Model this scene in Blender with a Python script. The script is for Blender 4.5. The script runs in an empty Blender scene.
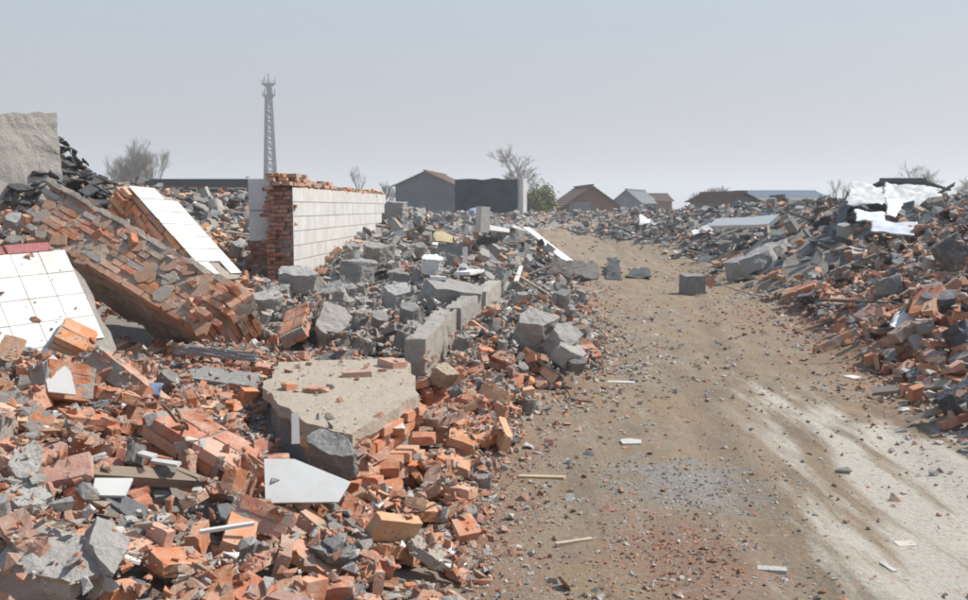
import bpy, bmesh, math, random, re
import numpy as np
from mathutils import Vector, Matrix
random.seed(7); RNG = np.random.default_rng(7)
SC = bpy.context.scene
COL = SC.collection
# ------------------------------------------------------------------ camera
F = 950.0; CX, CY = 484.0, 300.0; HORIZON = 207.0; CAMZ = 1.65
PITCH = math.atan((CY - HORIZON) / F)
cam_d = bpy.data.cameras.new('camera'); cam = bpy.data.objects.new('camera', cam_d); COL.objects.link(cam)
cam.location = (0, 0, CAMZ); cam.rotation_euler = (math.pi / 2 - PITCH, 0, 0)
cam_d.sensor_width = 36; cam_d.lens = 36 * F / 968; cam_d.clip_start = 0.05; cam_d.clip_end = 6000
SC.camera = cam
# ------------------------------------------------------------------ sky and sun
SUN_AZ, SUN_EL = math.radians(74), math.radians(50)
SUN = Vector((math.sin(SUN_AZ) * math.cos(SUN_EL), math.cos(SUN_AZ) * math.cos(SUN_EL), math.sin(SUN_EL)))
w = bpy.data.worlds.new('World'); SC.world = w; w.use_nodes = True
nt = w.node_tree; nt.nodes.clear()
sky = nt.nodes.new('ShaderNodeTexSky'); sky.sky_type = 'NISHITA'; sky.sun_disc = False
sky.sun_elevation = SUN_EL; sky.sun_rotation = SUN_AZ; sky.air_density = 1.0; sky.dust_density = 4.0; sky.ozone_density = 1.5
tc = nt.nodes.new('ShaderNodeTexCoord'); sep = nt.nodes.new('ShaderNodeSeparateXYZ')
ramp = nt.nodes.new('ShaderNodeValToRGB')          # pale spring haze, the same all the way round
ramp.color_ramp.elements[0].position = 0.0; ramp.color_ramp.elements[0].color = (3.55, 3.5, 3.62, 1)
ramp.color_ramp.elements[1].position = 0.55; ramp.color_ramp.elements[1].color = (2.4, 3.5, 5.0, 1)
e = ramp.color_ramp.elements.new(0.10); e.color = (3.85, 3.95, 4.2, 1)
e = ramp.color_ramp.elements.new(0.24); e.color = (3.85, 4.65, 5.45, 1)
mix = nt.nodes.new('ShaderNodeMix'); mix.data_type = 'RGBA'; mix.inputs['Factor'].default_value = 0.85
bg = nt.nodes.new('ShaderNodeBackground'); bg.inputs['Strength'].default_value = 0.10
out = nt.nodes.new('ShaderNodeOutputWorld')
nt.links.new(tc.outputs['Generated'], sep.inputs[0]); nt.links.new(sep.outputs['Z'], ramp.inputs[0])
nt.links.new(sky.outputs[0], mix.inputs['A']); nt.links.new(ramp.outputs[0], mix.inputs['B'])
nt.links.new(mix.outputs['Result'], bg.inputs[0]); nt.links.new(bg.outputs[0], out.inputs[0])
sun_d = bpy.data.lights.new('sun', 'SUN'); sun_d.energy = 4.4; sun_d.angle = math.radians(0.6); sun_d.color = (1, 0.95, 0.87)
sun = bpy.data.objects.new('sun', sun_d); COL.objects.link(sun)
sun.rotation_euler = (-SUN).to_track_quat('-Z', 'Y').to_euler(); sun.location = (20, 5, 30)
SC.view_settings.view_transform = 'Standard'; SC.view_settings.look = 'None'
SC.view_settings.exposure = 0.36; SC.view_settings.gamma = 1.0; SC.view_settings.use_curve_mapping = False
SC.render.engine = 'CYCLES'
SC.cycles.volume_bounces = 1; SC.cycles.max_bounces = 6; SC.cycles.diffuse_bounces = 4
SC.cycles.volume_step_rate = 4; SC.cycles.filter_width = 1.9

# ------------------------------------------------------------------ pixels of the photograph to directions
_c, _s = math.cos(PITCH), math.sin(PITCH)
def ray(px, py):
    x, y = (px - CX) / F, -(py - CY) / F
    return Vector((x, _c + y * _s, -_s + y * _c))
def at(px, py, Y):
    d = ray(px, py); return Vector((0, 0, CAMZ)) + d * (Y / d.y)

# ------------------------------------------------------------------ noise, ground heights
def _hash(i, j, s):
    n = (i.astype(np.int64) * 374761393 + j.astype(np.int64) * 668265263 + s * 1274126177) & 0x7fffffff
    n = ((n ^ (n >> 13)) * 1274126177) & 0x7fffffff
    return ((n ^ (n >> 16)) & 0xffff) / 65535.0
def vnoise(x, y, s=0):
    i, j = np.floor(x), np.floor(y); fx, fy = x - i, y - j
    fx = fx * fx * (3 - 2 * fx); fy = fy * fy * (3 - 2 * fy)
    a, b = _hash(i, j, s), _hash(i + 1, j, s); c, d = _hash(i, j + 1, s), _hash(i + 1, j + 1, s)
    return (a + (b - a) * fx) * (1 - fy) + (c + (d - c) * fx) * fy
def fbm(x, y, s=0, o=3):
    t, a, n = 0, 0.5, 0
    for k in range(o):
        t = t + a * (vnoise(x * 2 ** k, y * 2 ** k, s + k) - 0.5); n += a; a *= 0.5
    return t / n * 2
EL = np.array([(2.0, -.22), (4, -.1), (5.7, .0), (8.1, .42), (9.3, 1.1), (12, 1.35), (17, 1.75), (23, 2.1), (27, 2.0), (36, 2.2), (46, 2.5), (51, 3.2), (54, 4.4), (55, 9), (90, 9), (2000, 9)])
ER = np.array([(2.0, 3.6), (5, 3.45), (6.6, 3.45), (9, 3.9), (12, 4.5), (15.2, 5.1), (19, 5.3), (28, 5.9), (38, 6.1), (46, 5.9), (51, 5.6), (54, 4.4), (55, 9), (90, 9), (2000, 9)])
def xl(y): return np.interp(y, EL[:, 0], EL[:, 1])
def xr(y): return np.interp(y, ER[:, 0], ER[:, 1])
CP = [(-2.5, 2.2, .5), (-1.2, 2.2, .36), (-.4, 2.2, .1), (-4, 3, .7), (-2.4, 3, .62), (-1.5, 3, .55), (-.8, 3.1, .32), (-.3, 3.2, .1),
 (-3.5, 4, .84), (-2.5, 4, .8), (-1.5, 4, .66), (-.8, 4, .4), (-.4, 4.2, .1), (-4, 5.4, .84), (-2.5, 5.4, .72), (-1.6, 5.4, .5), (-.9, 5.4, .3), (-.3, 5.6, .08),
 (-6, 7, .9), (-5, 7.5, .8), (-3.4, 7.9, .3), (-1.9, 7.4, .5), (-2.7, 7.8, .32), (-1, 7.5, .36), (-.3, 7.5, .18), (-4, 9.5, .5), (-2.7, 9.2, .45), (-1.2, 9.5, .5), (-.3, 9.5, .38), (.5, 9.2, .28),
 (-7, 9.5, 1.2), (-5.4, 10, 1.0), (-5.2, 12, 1.1), (-8, 12, 1.6), (-3.2, 12, .6), (-1.8, 12, .62), (-.7, 12, .5), (.3, 12, .3),
 (-4.3, 15, .75), (-2.6, 14.5, .66), (-1.6, 15, .85), (-.8, 15, .68), (0, 15, .5), (.9, 15, .2), (-6.1, 14.3, 2.45), (-9, 15, 2.4),
 (-1.7, 19, 1.25), (-.8, 19, 1.1), (.3, 19, .75), (1.2, 19, .3), (-5.2, 20, 1.5), (-6.5, 23, 1.9), (-3.5, 20, 1.2), (-10, 22, 2.2),
 (-2.5, 25, 1.45), (-1, 25, 1.3), (.3, 25, 1.0), (1.3, 25, .55), (-3, 35, 1.5), (-1, 35, 1.45), (.9, 35, .95), (-8, 34, 1.7), (-16, 34, 1.8),
 (-6, 50, 1.5), (-2, 50, 1.4), (1, 50, .9), (-20, 52, 1.3), (-6, 66, .6), (0, 66, .5), (-25, 70, .5), (3, 68, .7),
 (4.3, 10, .35), (5, 10, .68), (5.8, 11, 1.02), (7, 13, 1.25), (8.2, 16, 1.4), (9.5, 20, 1.6), (9.2, 24, 1.85), (5.7, 17, .32), (6.1, 19, .62), (7, 24, 1.1), (6.7, 30, .4),
 (8.6, 32, 1.6), (8.3, 40, 1.5), (7.3, 40, .7), (7.6, 50, .6), (9, 55, 1.3), (14, 30, 1.8), (20, 22, 1.6), (14, 15, 1.4), (10, 10, 1.3), (5.2, 7, .55), (6.5, 7, .95), (4.3, 8, .3), (5, 4.5, .6), (8, 4, 1),
 (6.8, 13.5, 1.15), (6.0, 13, .8), (5.3, 12.3, .45), (7.2, 17.5, 1.1), (8, 21, 1.4), (16, 45, 1.9), (24, 45, 1.6), (12, 50, 1.6), (14, 64, .9), (26, 66, .6), (1, 57, 1.3), (4, 58, 1.25), (7, 57, 1.3), (4, 64, 1.4), (9, 62, 1.4)]
for yy in (2.2, 3, 3.8, 4.6, 5.6, 6.6, 7.6, 8.6, 9.6, 11, 12.5, 14, 16, 18, 20, 23, 26, 30, 36, 42, 48, 52):
    a, b = float(xl(yy)), float(xr(yy))
    for f_ in (0, .33, .67, 1): CP.append((a + (b - a) * f_, yy, 0.0))
for yy in (78, 95): 
    for xx in (-40, -20, 0, 10, 20, 40): CP.append((xx, yy, 0))
for yy in (-3, 0): 
    for xx in (-3, -1, 1, 3): CP.append((xx, yy, 0.2 if xx == -3 else 0))
for yy in (6, 20, 40): CP += [(-34, yy, .8), (38, yy, .8)]
CP = np.array(CP, float)
_D = np.hypot(CP[:, None, 0] - CP[None, :, 0], CP[:, None, 1] - CP[None, :, 1])
_W = np.linalg.solve(_D + 1e-3 * np.eye(len(CP)) * -1, CP[:, 2] - CP[:, 2].mean())
def Hbase(x, y):
    x = np.asarray(x, float); y = np.asarray(y, float); sh = np.broadcast(x, y).shape
    X = np.broadcast_to(x, sh).ravel(); Y = np.broadcast_to(y, sh).ravel(); o = np.zeros(X.size)
    for k in range(0, X.size, 40000):
        d = np.hypot(X[k:k + 40000, None] - CP[None, :, 0], Y[k:k + 40000, None] - CP[None, :, 1])
        o[k:k + 40000] = d @ _W + CP[:, 2].mean()
    return o.reshape(sh)
def rubble_mask(x, y):          # 0 on the track, 1 well inside the heaps
    m = np.maximum(xl(y) - x, x - xr(y))
    return np.clip(m / 0.5 + 0.1, 0, 1)
def Hf(x, y):
    x = np.asarray(x, float); y = np.asarray(y, float)
    far = np.clip((y - 66) / 14, 0, 1); side = np.clip((np.abs(x) - 36) / 12, 0, 1); back = np.clip((1.5 - y) / 3, 0, 1)
    k = (1 - far) * (1 - side) * (1 - back)
    h = np.clip(Hbase(x, y), 0, 3) * k
    m = rubble_mask(x, y) * k
    lump = 0.07 * fbm(x * 1.3, y * 1.3, 11) + np.clip((y - 9) / 12, 0, 1) * 0.22 * fbm(x * .5, y * .5, 21)
    tr = 1 - rubble_mask(x, y)
    lump = lump - np.interp(y, [2, 9, 16, 30, 60], [.17, .16, .16, .2, .25]) * np.clip(h / .3, 0, 1)      # room for the pieces that lie on it
    ruts = 0
    for off in (1.25, 2.75):       # tyre ruts worn into the loose earth
        xc = xl(y) + off + 0.25 * np.sin(y * .35 + off) + 0.06 * (y > 0) * y * 0.6
        ruts = ruts - 0.022 * np.exp(-((x - xc) / .16) ** 2) + 0.014 * np.exp(-((x - xc - .28) / .1) ** 2)
    earth = 0.03 * fbm(x * .8, y * .8, 31) + 0.012 * fbm(x * 4, y * 4, 41) + ruts * k
    berm = 0.35 * np.exp(-(((x - 3.3) / 1.6) ** 2 + ((y - 50) / 3.0) ** 2)) + 0.12 * np.exp(-(((x - 3.0) / 1.3) ** 2 + ((y - 24.5) / 1.5) ** 2))
    return h + m * lump + earth * np.clip(k + .3, 0, 1) * (0.25 + 0.75 * tr) + berm
def hz(x, y): return float(Hf(np.array([x]), np.array([y]))[0])
def hit(px, py, top=None):
    d = ray(px, py); ts = np.concatenate([np.arange(2.2, 14, .03), np.arange(14, 80, .15)])
    P = np.array([[0, 0, CAMZ]]) + np.outer(ts / d.y, np.array(d))
    z = Hf(P[:, 0], P[:, 1]) if top is None else top(P[:, 0], P[:, 1])
    k = np.argmax(P[:, 2] < z)
    return Vector(P[k])

# ------------------------------------------------------------------ materials
def M_(name):
    m = bpy.data.materials.new(name); m.use_nodes = True; n = m.node_tree; n.nodes.clear()
    o = n.nodes.new('ShaderNodeOutputMaterial'); b = n.nodes.new('ShaderNodeBsdfPrincipled'); n.links.new(b.outputs[0], o.inputs[0])
    b.inputs['Specular IOR Level'].default_value = 0.25
    return m, n, b
def node(n, t, **kw):
    x = n.nodes.new(t)
    for k, v in kw.items(): setattr(x, k, v)
    return x
def tex(n, co, scale, detail=4, rough=.6):
    x = node(n, 'ShaderNodeTexNoise'); x.inputs['Scale'].default_value = scale; x.inputs['Detail'].default_value = detail; x.inputs['Roughness'].default_value = rough
    n.links.new(co, x.inputs['Vector']); return x.outputs['Fac']
def rng(n, f, a, b, c=0.0, d=1.0):
    x = node(n, 'ShaderNodeMapRange'); n.links.new(f, x.inputs[0])
    for k, v in zip((1, 2, 3, 4), (a, b, c, d)): x.inputs[k].default_value = v
    return x.outputs[0]
def mixc(n, f, a, b, mode='MIX'):
    x = node(n, 'ShaderNodeMix', data_type='RGBA', blend_type=mode)
    for s, v in (('Factor', f), ('A', a), ('B', b)):
        if hasattr(v, 'is_linked') or hasattr(v, 'links'): n.links.new(v, x.inputs[s])
        else: x.inputs[s].default_value = v if s == 'Factor' else (*v, 1)
    return x.outputs['Result']
def mul(n, a, b):
    x = node(n, 'ShaderNodeMath', operation='MULTIPLY')
    for i, v in enumerate((a, b)):
        if hasattr(v, 'links'): n.links.new(v, x.inputs[i])
        else: x.inputs[i].default_value = v
    return x.outputs[0]
def bump(n, b, f, strength, dist):
    x = node(n, 'ShaderNodeBump'); x.inputs['Strength'].default_value = strength; x.inputs['Distance'].default_value = dist
    n.links.new(f, x.inputs['Height']); n.links.new(x.outputs[0], b.inputs['Normal'])
def piece_mat(name, dust=(.40, .35, .29), dust_amt=.5, gloss=.93, patch=None, sc=1.0, bstr=.6, dark=.55, agg=0):
    """colour of each piece (Col attribute x object colour), mottled, with grains, dust and mortar stuck on in patches"""
    m, n, b = M_(name)
    a = node(n, 'ShaderNodeAttribute', attribute_name='Col'); oi = node(n, 'ShaderNodeObjectInfo'); t = node(n, 'ShaderNodeTexCoord')
    base = mixc(n, 1.0, a.outputs['Color'], oi.outputs['Color'], 'MULTIPLY')
    va = node(n, 'ShaderNodeVectorMath', operation='ADD'); n.links.new(t.outputs['Object'], va.inputs[0])
    vm = node(n, 'ShaderNodeVectorMath', operation='SCALE'); n.links.new(oi.outputs['Location'], vm.inputs[0]); vm.inputs['Scale'].default_value = 3.7
    n.links.new(vm.outputs[0], va.inputs[1]); co = va.outputs[0]
    big, med, fine = tex(n, co, 9 * sc, 3), tex(n, co, 38 * sc, 5, .7), tex(n, co, 170 * sc, 3, .7)
    c = mixc(n, mul(n, rng(n, med, .35, .7), .6), base, (dark, dark, dark * 1.02), 'MULTIPLY')
    c = mixc(n, mul(n, rng(n, fine, .52, .75), .35), c, (.75, .7, .65))
    if patch: c = mixc(n, mul(n, rng(n, med, .58, .63), rng(n, big, .42, .55)), c, patch)
    if agg:      # stones showing in the broken concrete
        vo = node(n, 'ShaderNodeTexVoronoi'); vo.inputs['Scale'].default_value = 48; n.links.new(co, vo.inputs['Vector']); sp = node(n, 'ShaderNodeSeparateColor'); n.links.new(vo.outputs['Color'], sp.inputs[0])
        f_ = mul(n, mul(n, rng(n, vo.outputs['Distance'], .42, .3), rng(n, sp.outputs['Red'], .5, .56)), mul(n, rng(n, big, .4, .52), agg)); c = mixc(n, f_, c, (.20, .19, .18)); c = mixc(n, mul(n, f_, rng(n, sp.outputs['Green'], .6, .65)), c, (.5, .47, .42))
    c = mixc(n, mul(n, rng(n, big, .5 - .1, .75), dust_amt), c, dust)
    n.links.new(c, b.inputs['Base Color']); b.inputs['Roughness'].default_value = gloss
    hsum = node(n, 'ShaderNodeMath', operation='MULTIPLY_ADD'); n.links.new(fine, hsum.inputs[0]); hsum.inputs[1].default_value = .35; n.links.new(med, hsum.inputs[2])
    bump(n, b, hsum.outputs[0], bstr, .012)
    return m
MAT = {}
MAT['brick'] = piece_mat('fired_brick', dust=(.55, .42, .33), dust_amt=.75, dark=.66, patch=(.42, .38, .33))
MAT['concrete'] = piece_mat('broken_concrete', dust=(.43, .39, .34), dust_amt=.45, bstr=.9, dark=.74, agg=.75)
MAT['mortar'] = piece_mat('lime_mortar', dust=(.44, .37, .30), dust_amt=.6, bstr=1.0, patch=(.36, .16, .09))
MAT['slate'] = piece_mat('dark_roof_tile', dust=(.25, .25, .25), dust_amt=.35, gloss=.7, bstr=.3)
MAT['wood'] = piece_mat('weathered_wood', dust=(.35, .30, .24), dust_amt=.4, bstr=.4)
MAT['sheet'] = piece_mat('plastic_sheet', dust=(.55, .53, .50), dust_amt=.12, gloss=.5, bstr=.05, dark=.85)
def tile_mat():
    m, n, b = M_('glazed_white_tile'); a = node(n, 'ShaderNodeAttribute', attribute_name='Col'); oi = node(n, 'ShaderNodeObjectInfo'); g = node(n, 'ShaderNodeNewGeometry')
    base = mixc(n, 1.0, a.outputs['Color'], oi.outputs['Color'], 'MULTIPLY')
    d1, d2 = tex(n, g.outputs['Position'], 3, 5, .7), tex(n, g.outputs['Position'], 40, 4, .7)
    c = mixc(n, mul(n, rng(n, d1, .36, .7), .55), base, (.44, .40, .34))
    c = mixc(n, mul(n, rng(n, d2, .55, .72), .35), c, (.42, .38, .32))
    n.links.new(c, b.inputs['Base Color']); n.links.new(rng(n, d1, .3, .7, .25, .6), b.inputs['Roughness'])
    b.inputs['Specular IOR Level'].default_value = .4
    return m
MAT['tile'] = tile_mat()
def flat_mat(name, col, rough=.9, var=.25, scale=6, col2=None):
    m, n, b = M_(name); g = node(n, 'ShaderNodeNewGeometry'); f = tex(n, g.outputs['Position'], scale, 5, .65)
    c2 = col2 or tuple(x * (1 - var) for x in col)
    n.links.new(mixc(n, rng(n, f, .35, .65), col, c2), b.inputs['Base Color']); b.inputs['Roughness'].default_value = rough
    bump(n, b, f, .3, .02); return m
def ground_mat():
    m, n, b = M_('trodden_earth'); a = node(n, 'ShaderNodeAttribute', attribute_name='Mask'); s = node(n, 'ShaderNodeSeparateColor'); n.links.new(a.outputs['Color'], s.inputs[0])
    g = node(n, 'ShaderNodeNewGeometry'); P = g.outputs['Position']
    n1, n2, n3, n4, n5 = tex(n, P, .7, 5, .6), tex(n, P, 4.5, 6, .7), tex(n, P, 28, 6, .75), tex(n, P, 110, 4, .7), tex(n, P, 1.7, 5, .65)
    c = mixc(n, rng(n, n5, .38, .62), (.255, .195, .14), (.31, .25, .19))
    c = mixc(n, mul(n, rng(n, n1, .45, .62), .7), c, (.33, .24, .145))
    c = mixc(n, mul(n, rng(n, n2, .5, .7), .5), c, (.21, .175, .145))
    def blend(c, msk, nz, col, k=.9):
        x = node(n, 'ShaderNodeMath', operation='ADD'); n.links.new(msk, x.inputs[0]); n.links.new(rng(n, nz, .3, .7, -.45, .45), x.inputs[1])
        return mixc(n, mul(n, rng(n, x.outputs[0], .3, .75), k), c, col)
    mp = node(n, 'ShaderNodeMapping'); mp.inputs['Scale'].default_value = (5.0, .55, 1); mp.inputs['Rotation'].default_value = (0, 0, .16); n.links.new(P, mp.inputs['Vector'])
    st = tex(n, mp.outputs[0], 1.0, 6, .65)          # drag and wheel streaks along the track
    c = mixc(n, mul(n, rng(n, st, .5, .66), .4), c, (.38, .32, .25))
    c = mixc(n, mul(n, rng(n, st, .46, .34), .4), c, (.165, .135, .11))
    c = blend(c, s.outputs['Blue'], n2, (.29, .275, .255))
    c = blend(c, s.outputs['Green'], n2, (.33, .19, .13), .6)
    c = blend(c, s.outputs['Red'], st, (.56, .52, .455), .9)
    c = mixc(n, mul(n, rng(n, n3, .42, .7), .45), c, (.5, .47, .43), 'MULTIPLY')
    for sc_, th_, k_ in ((15, .17, .85), (34, .2, .8)):   # crushed bits trodden into the surface
        vo = node(n, 'ShaderNodeTexVoronoi'); vo.inputs['Scale'].default_value = sc_; n.links.new(P, vo.inputs['Vector'])
        cr = node(n, 'ShaderNodeValToRGB'); el = cr.color_ramp.elements; el[0].position = 0; el[0].color = (.16, .15, .14, 1); el[1].position = 1; el[1].color = (.5, .47, .43, 1)
        for ps, cc in ((.3, (.34, .31, .28)), (.5, (.40, .19, .12)), (.68, (.44, .23, .15)), (.74, (.28, .26, .24))): q = el.new(ps); q.color = (*cc, 1)
        sp = node(n, 'ShaderNodeSeparateColor'); n.links.new(vo.outputs['Color'], sp.inputs[0]); n.links.new(sp.outputs['Red'], cr.inputs[0])
        f_ = mul(n, mul(n, rng(n, vo.outputs['Distance'], th_ * 1.6, th_), k_), rng(n, n2, .42, .6)); c = mixc(n, f_, c, cr.outputs[0])
    c = mixc(n, mul(n, rng(n, n4, .55, .75), .5), c, (.46, .415, .35))
    n.links.new(c, b.inputs['Base Color']); b.inputs['Roughness'].default_value = .97; b.inputs['Specular IOR Level'].default_value = .1
    h = node(n, 'ShaderNodeMath', operation='MULTIPLY_ADD'); n.links.new(n4, h.inputs[0]); h.inputs[1].default_value = .3; n.links.new(n3, h.inputs[2])
    bump(n, b, h.outputs[0], .8, .03)
    return m
MAT['ground'] = ground_mat()

# ------------------------------------------------------------------ mesh helpers
def mesh_np(name, V, faces_flat, sizes, col=None, mat=None, smooth=False):
    me = bpy.data.meshes.new(name)
    V = np.asarray(V, np.float32); me.vertices.add(len(V)); me.vertices.foreach_set('co', V.ravel())
    me.loops.add(len(faces_flat)); me.loops.foreach_set('vertex_index', np.asarray(faces_flat, np.int32))
    sizes = np.asarray(sizes, np.int32); me.polygons.add(len(sizes))
    me.polygons.foreach_set('loop_start', np.concatenate([[0], np.cumsum(sizes)[:-1]]).astype(np.int32))
    me.update(calc_edges=True)
    a = me.color_attributes.new('Col', 'FLOAT_COLOR', 'POINT')
    c = np.ones((len(V), 4), np.float32)
    if col is not None: c[:, :3] = col
    a.data.foreach_set('color', c.ravel())
    if mat: me.materials.append(mat)
    me.polygons.foreach_set('use_smooth', np.full(len(sizes), smooth))
    return me
def shape_mesh(name, sh, mat, col=None, smooth=False):
    V, Fc = sh; return mesh_np(name, V, [i for f in Fc for i in f], [len(f) for f in Fc], col, mat, smooth)
def bm_shape(bm):
    bm.verts.index_update()
    r = (np.array([v.co[:] for v in bm.verts]), [tuple(v.index for v in f.verts) for f in bm.faces]); bm.free(); return r
def hull(P):
    bm = bmesh.new()
    for p in P: bm.verts.new(p)
    r = bmesh.ops.convex_hull(bm, input=bm.verts)
    bmesh.ops.delete(bm, geom=[v for v in bm.verts if not v.link_faces], context='VERTS')
    bmesh.ops.dissolve_limit(bm, angle_limit=math.radians(7), verts=bm.verts, edges=bm.edges)
    bmesh.ops.recalc_face_normals(bm, faces=bm.faces)
    return bm_shape(bm)
def n3(p, f, s):
    from mathutils import noise
    return noise.noise_vector(Vector(p) * f + Vector((s * 3.1, s * 1.7, s * 2.3)))
def rough(sh, cuts, amp, freq, seed):
    """subdivide and break up the faces"""
    bm = bmesh.new(); vs = [bm.verts.new(v) for v in sh[0]]
    for f in sh[1]: bm.faces.new([vs[i] for i in f])
    bmesh.ops.triangulate(bm, faces=bm.faces)
    for k in range(cuts):
        L = sum(e.calc_length() for e in bm.edges) / len(bm.edges)
        bmesh.ops.subdivide_edges(bm, edges=[e for e in bm.edges if e.calc_length() > L * .6], cuts=1)
        bmesh.ops.triangulate(bm, faces=bm.faces)
    for v in bm.verts:
        v.co += n3(v.co, freq, seed) * amp + n3(v.co, freq * 2.7, seed + 5) * amp * .5
    bmesh.ops.recalc_face_normals(bm, faces=bm.faces)
    return bm_shape(bm)
def box_pts(a, b, c, ch, r):
    P = []
    for sx in (-1, 1):
        for sy in (-1, 1):
            for sz in (-1, 1):
                q = ch * r.uniform(.4, 1.6)
                if r.random() < .34: q *= r.uniform(2.5, 7)
                q = min(q, c * .9, b * .8)
                P += [(sx * (a - q), sy * b, sz * c), (sx * a, sy * (b - q), sz * c), (sx * a, sy * b, sz * (c - q))]
    return P
def brick_shape(seed, frac):
    r = random.Random(seed); a, b, c = .12 * frac, .0575, .0265
    P = box_pts(a, b, c, .004, r)
    if frac < .98:       # the snapped end
        P = [p for p in P if p[0] < 0]
        for sy in (-1, 1):
            for sz in (-1, 1):
                P.append((a - r.uniform(0, .055), sy * b * r.uniform(.75, 1), sz * c))
        P.append((a, b * r.uniform(-.6, .6), c * r.uniform(-.5, .5)))
    return hull(P)
def chunk_shape(seed, flat):
    r = random.Random(seed); n = r.randint(5, 8); P = []
    for k in range(n):
        t = 2 * math.pi * (k + r.uniform(-.3, .3)) / n; q = r.uniform(.75, 1.05)
        for sz in (-1, 1):
            s = q * r.uniform(.78, 1.05); P.append((.5 * s * math.cos(t), .5 * s * math.sin(t) * .8, sz * .5 * flat * r.uniform(.8, 1)))
    return hull(P)
def chip_shape(seed):
    r = random.Random(seed); P = []
    for k in range(7):
        v = Vector((r.gauss(0, 1), r.gauss(0, 1), r.gauss(0, 1))).normalized(); P.append((v.x * .5, v.y * .42, v.z * .26))
    return hull(P)
def boxs(a, b, c, j=0, seed=0):
    r = random.Random(seed)
    V = np.array([(sx * a + r.uniform(-j, j), sy * b + r.uniform(-j, j), sz * c + r.uniform(-j, j) * .4) for sx in (-1, 1) for sy in (-1, 1) for sz in (-1, 1)])
    return V, [(0, 1, 3, 2), (4, 6, 7, 5), (0, 4, 5, 1), (2, 3, 7, 6), (0, 2, 6, 4), (1, 5, 7, 3)]
def plate_shape(seed):
    r = random.Random(seed); n = r.randint(4, 6); V = []; t0 = r.random()
    for z in (-.5, .5):
        for k in range(n):
            rr = random.Random(seed * 31 + k); t = 2 * math.pi * (k + t0 + rr.uniform(-.25, .25)) / n; q = rr.uniform(.7, 1.1)
            x, y = .5 * q * math.cos(t), .5 * q * math.sin(t)
            V.append((x, y, z + 1.2 * x * x * 4))
    Fc = [tuple(range(n))[::-1], tuple(range(n, 2 * n))] + [(k, (k + 1) % n, n + (k + 1) % n, n + k) for k in range(n)]
    return np.array(V), Fc
NB = 20
LIB = {}
LIB['brick'] = [brick_shape(100 + k, (1, 1, 1, .95, .8, .7, .6, .55, .5, .45)[k % 10]) for k in range(NB)]
LIB['brick_hi'] = [rough(s, 2, .0045 if k % 10 < 4 else .008, 18, k) for k, s in enumerate(LIB['brick'])]
LIB['brick_lo'] = [boxs(.12 * f, .0575, .0265, .012, k) for k, f in enumerate((1, 1, 1, .95, .8, .7, .6, .55, .5, .45) * 2)]
LIB['chunk'] = [chunk_shape(300 + k, (.25, .4, .6, .8)[k % 4]) for k in range(NB)]
LIB['chunk_hi'] = [rough(s, 3, .035, 4.5, k) for k, s in enumerate(LIB['chunk'])]
LIB['chunk_lo'] = [boxs(.42, .33, .45 * (.25, .4, .6, .8)[k % 4], .12, k) for k in range(NB)]
LIB['plate'] = [plate_shape(500 + k) for k in range(NB)]
LIB['plate_hi'] = LIB['plate_lo'] = LIB['plate']
LIB['plank'] = [boxs(.5, .5, .5, .05, k) for k in range(NB)]; LIB['plank_hi'] = LIB['plank_lo'] = LIB['plank']
LIB['chip'] = [chip_shape(700 + k) for k in range(24)]
EXT = {k: [np.abs(v[0]).max(0) for v in LIB[k]] for k in ('brick', 'chunk', 'plate', 'plank', 'chip')}

# ------------------------------------------------------------------ objects
def prop(o, label=None, cat=None, group=None, kind=None):
    if label: o['label'] = label
    if cat: o['category'] = cat
    if group: o['group'] = group
    if kind: o['kind'] = kind
    return o
def link(name, me, parent=None, mw=None, color=None):
    o = bpy.data.objects.new(name, me); COL.objects.link(o)
    if parent: o.parent = parent
    if mw is not None: o.matrix_basis = mw
    o.color = (*(color if color is not None else (1, 1, 1)), 1)
    return o
def empty(name, loc, label, cat, group=None, mw=None):
    o = bpy.data.objects.new(name, None); COL.objects.link(o); o.empty_display_size = .1
    if mw is not None: o.matrix_basis = mw
    else: o.location = loc
    return prop(o, label, cat, group)
def frame_m(o, x, y, z):
    return Matrix(((x[0], y[0], z[0], o[0]), (x[1], y[1], z[1], o[1]), (x[2], y[2], z[2], o[2]), (0, 0, 0, 1)))
def rot_m(pos, R, s=(1, 1, 1)):
    return Matrix([[R[i][j] * s[j] for j in range(3)] + [pos[i]] for i in range(3)] + [[0, 0, 0, 1]])
def bcol(r=random):
    t = r.random()
    if t < .5: c = (.58, .22, .10)
    elif t < .75: c = (.60, .33, .21)
    elif t < .9: c = (.46, .165, .085)
    else: c = (.33, .20, .155)
    k = r.uniform(.8, 1.15); return (c[0] * k, c[1] * k * r.uniform(.9, 1.1), c[2] * k * r.uniform(.85, 1.15))
def gcol(r=random, lo=.30, hi=.54):
    k = r.uniform(lo, hi); w_ = r.uniform(.82, .98); return (k, k * (.5 + w_ * .5), k * w_)
def dcol(r=random):
    k = r.uniform(.06, .15); return (k * .95, k, k * 1.08)
BRICK_ME = [shape_mesh('brick', s, MAT['brick']) for s in LIB['brick_hi']]
BRICK_FULL = [0, 1, 2, 10, 11, 12]
BRICK_HALF = [6, 7, 8, 16, 17, 18]
CHUNK_ME = [shape_mesh('concrete_chunk', s, MAT['concrete']) for s in LIB['chunk_hi']]

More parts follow.
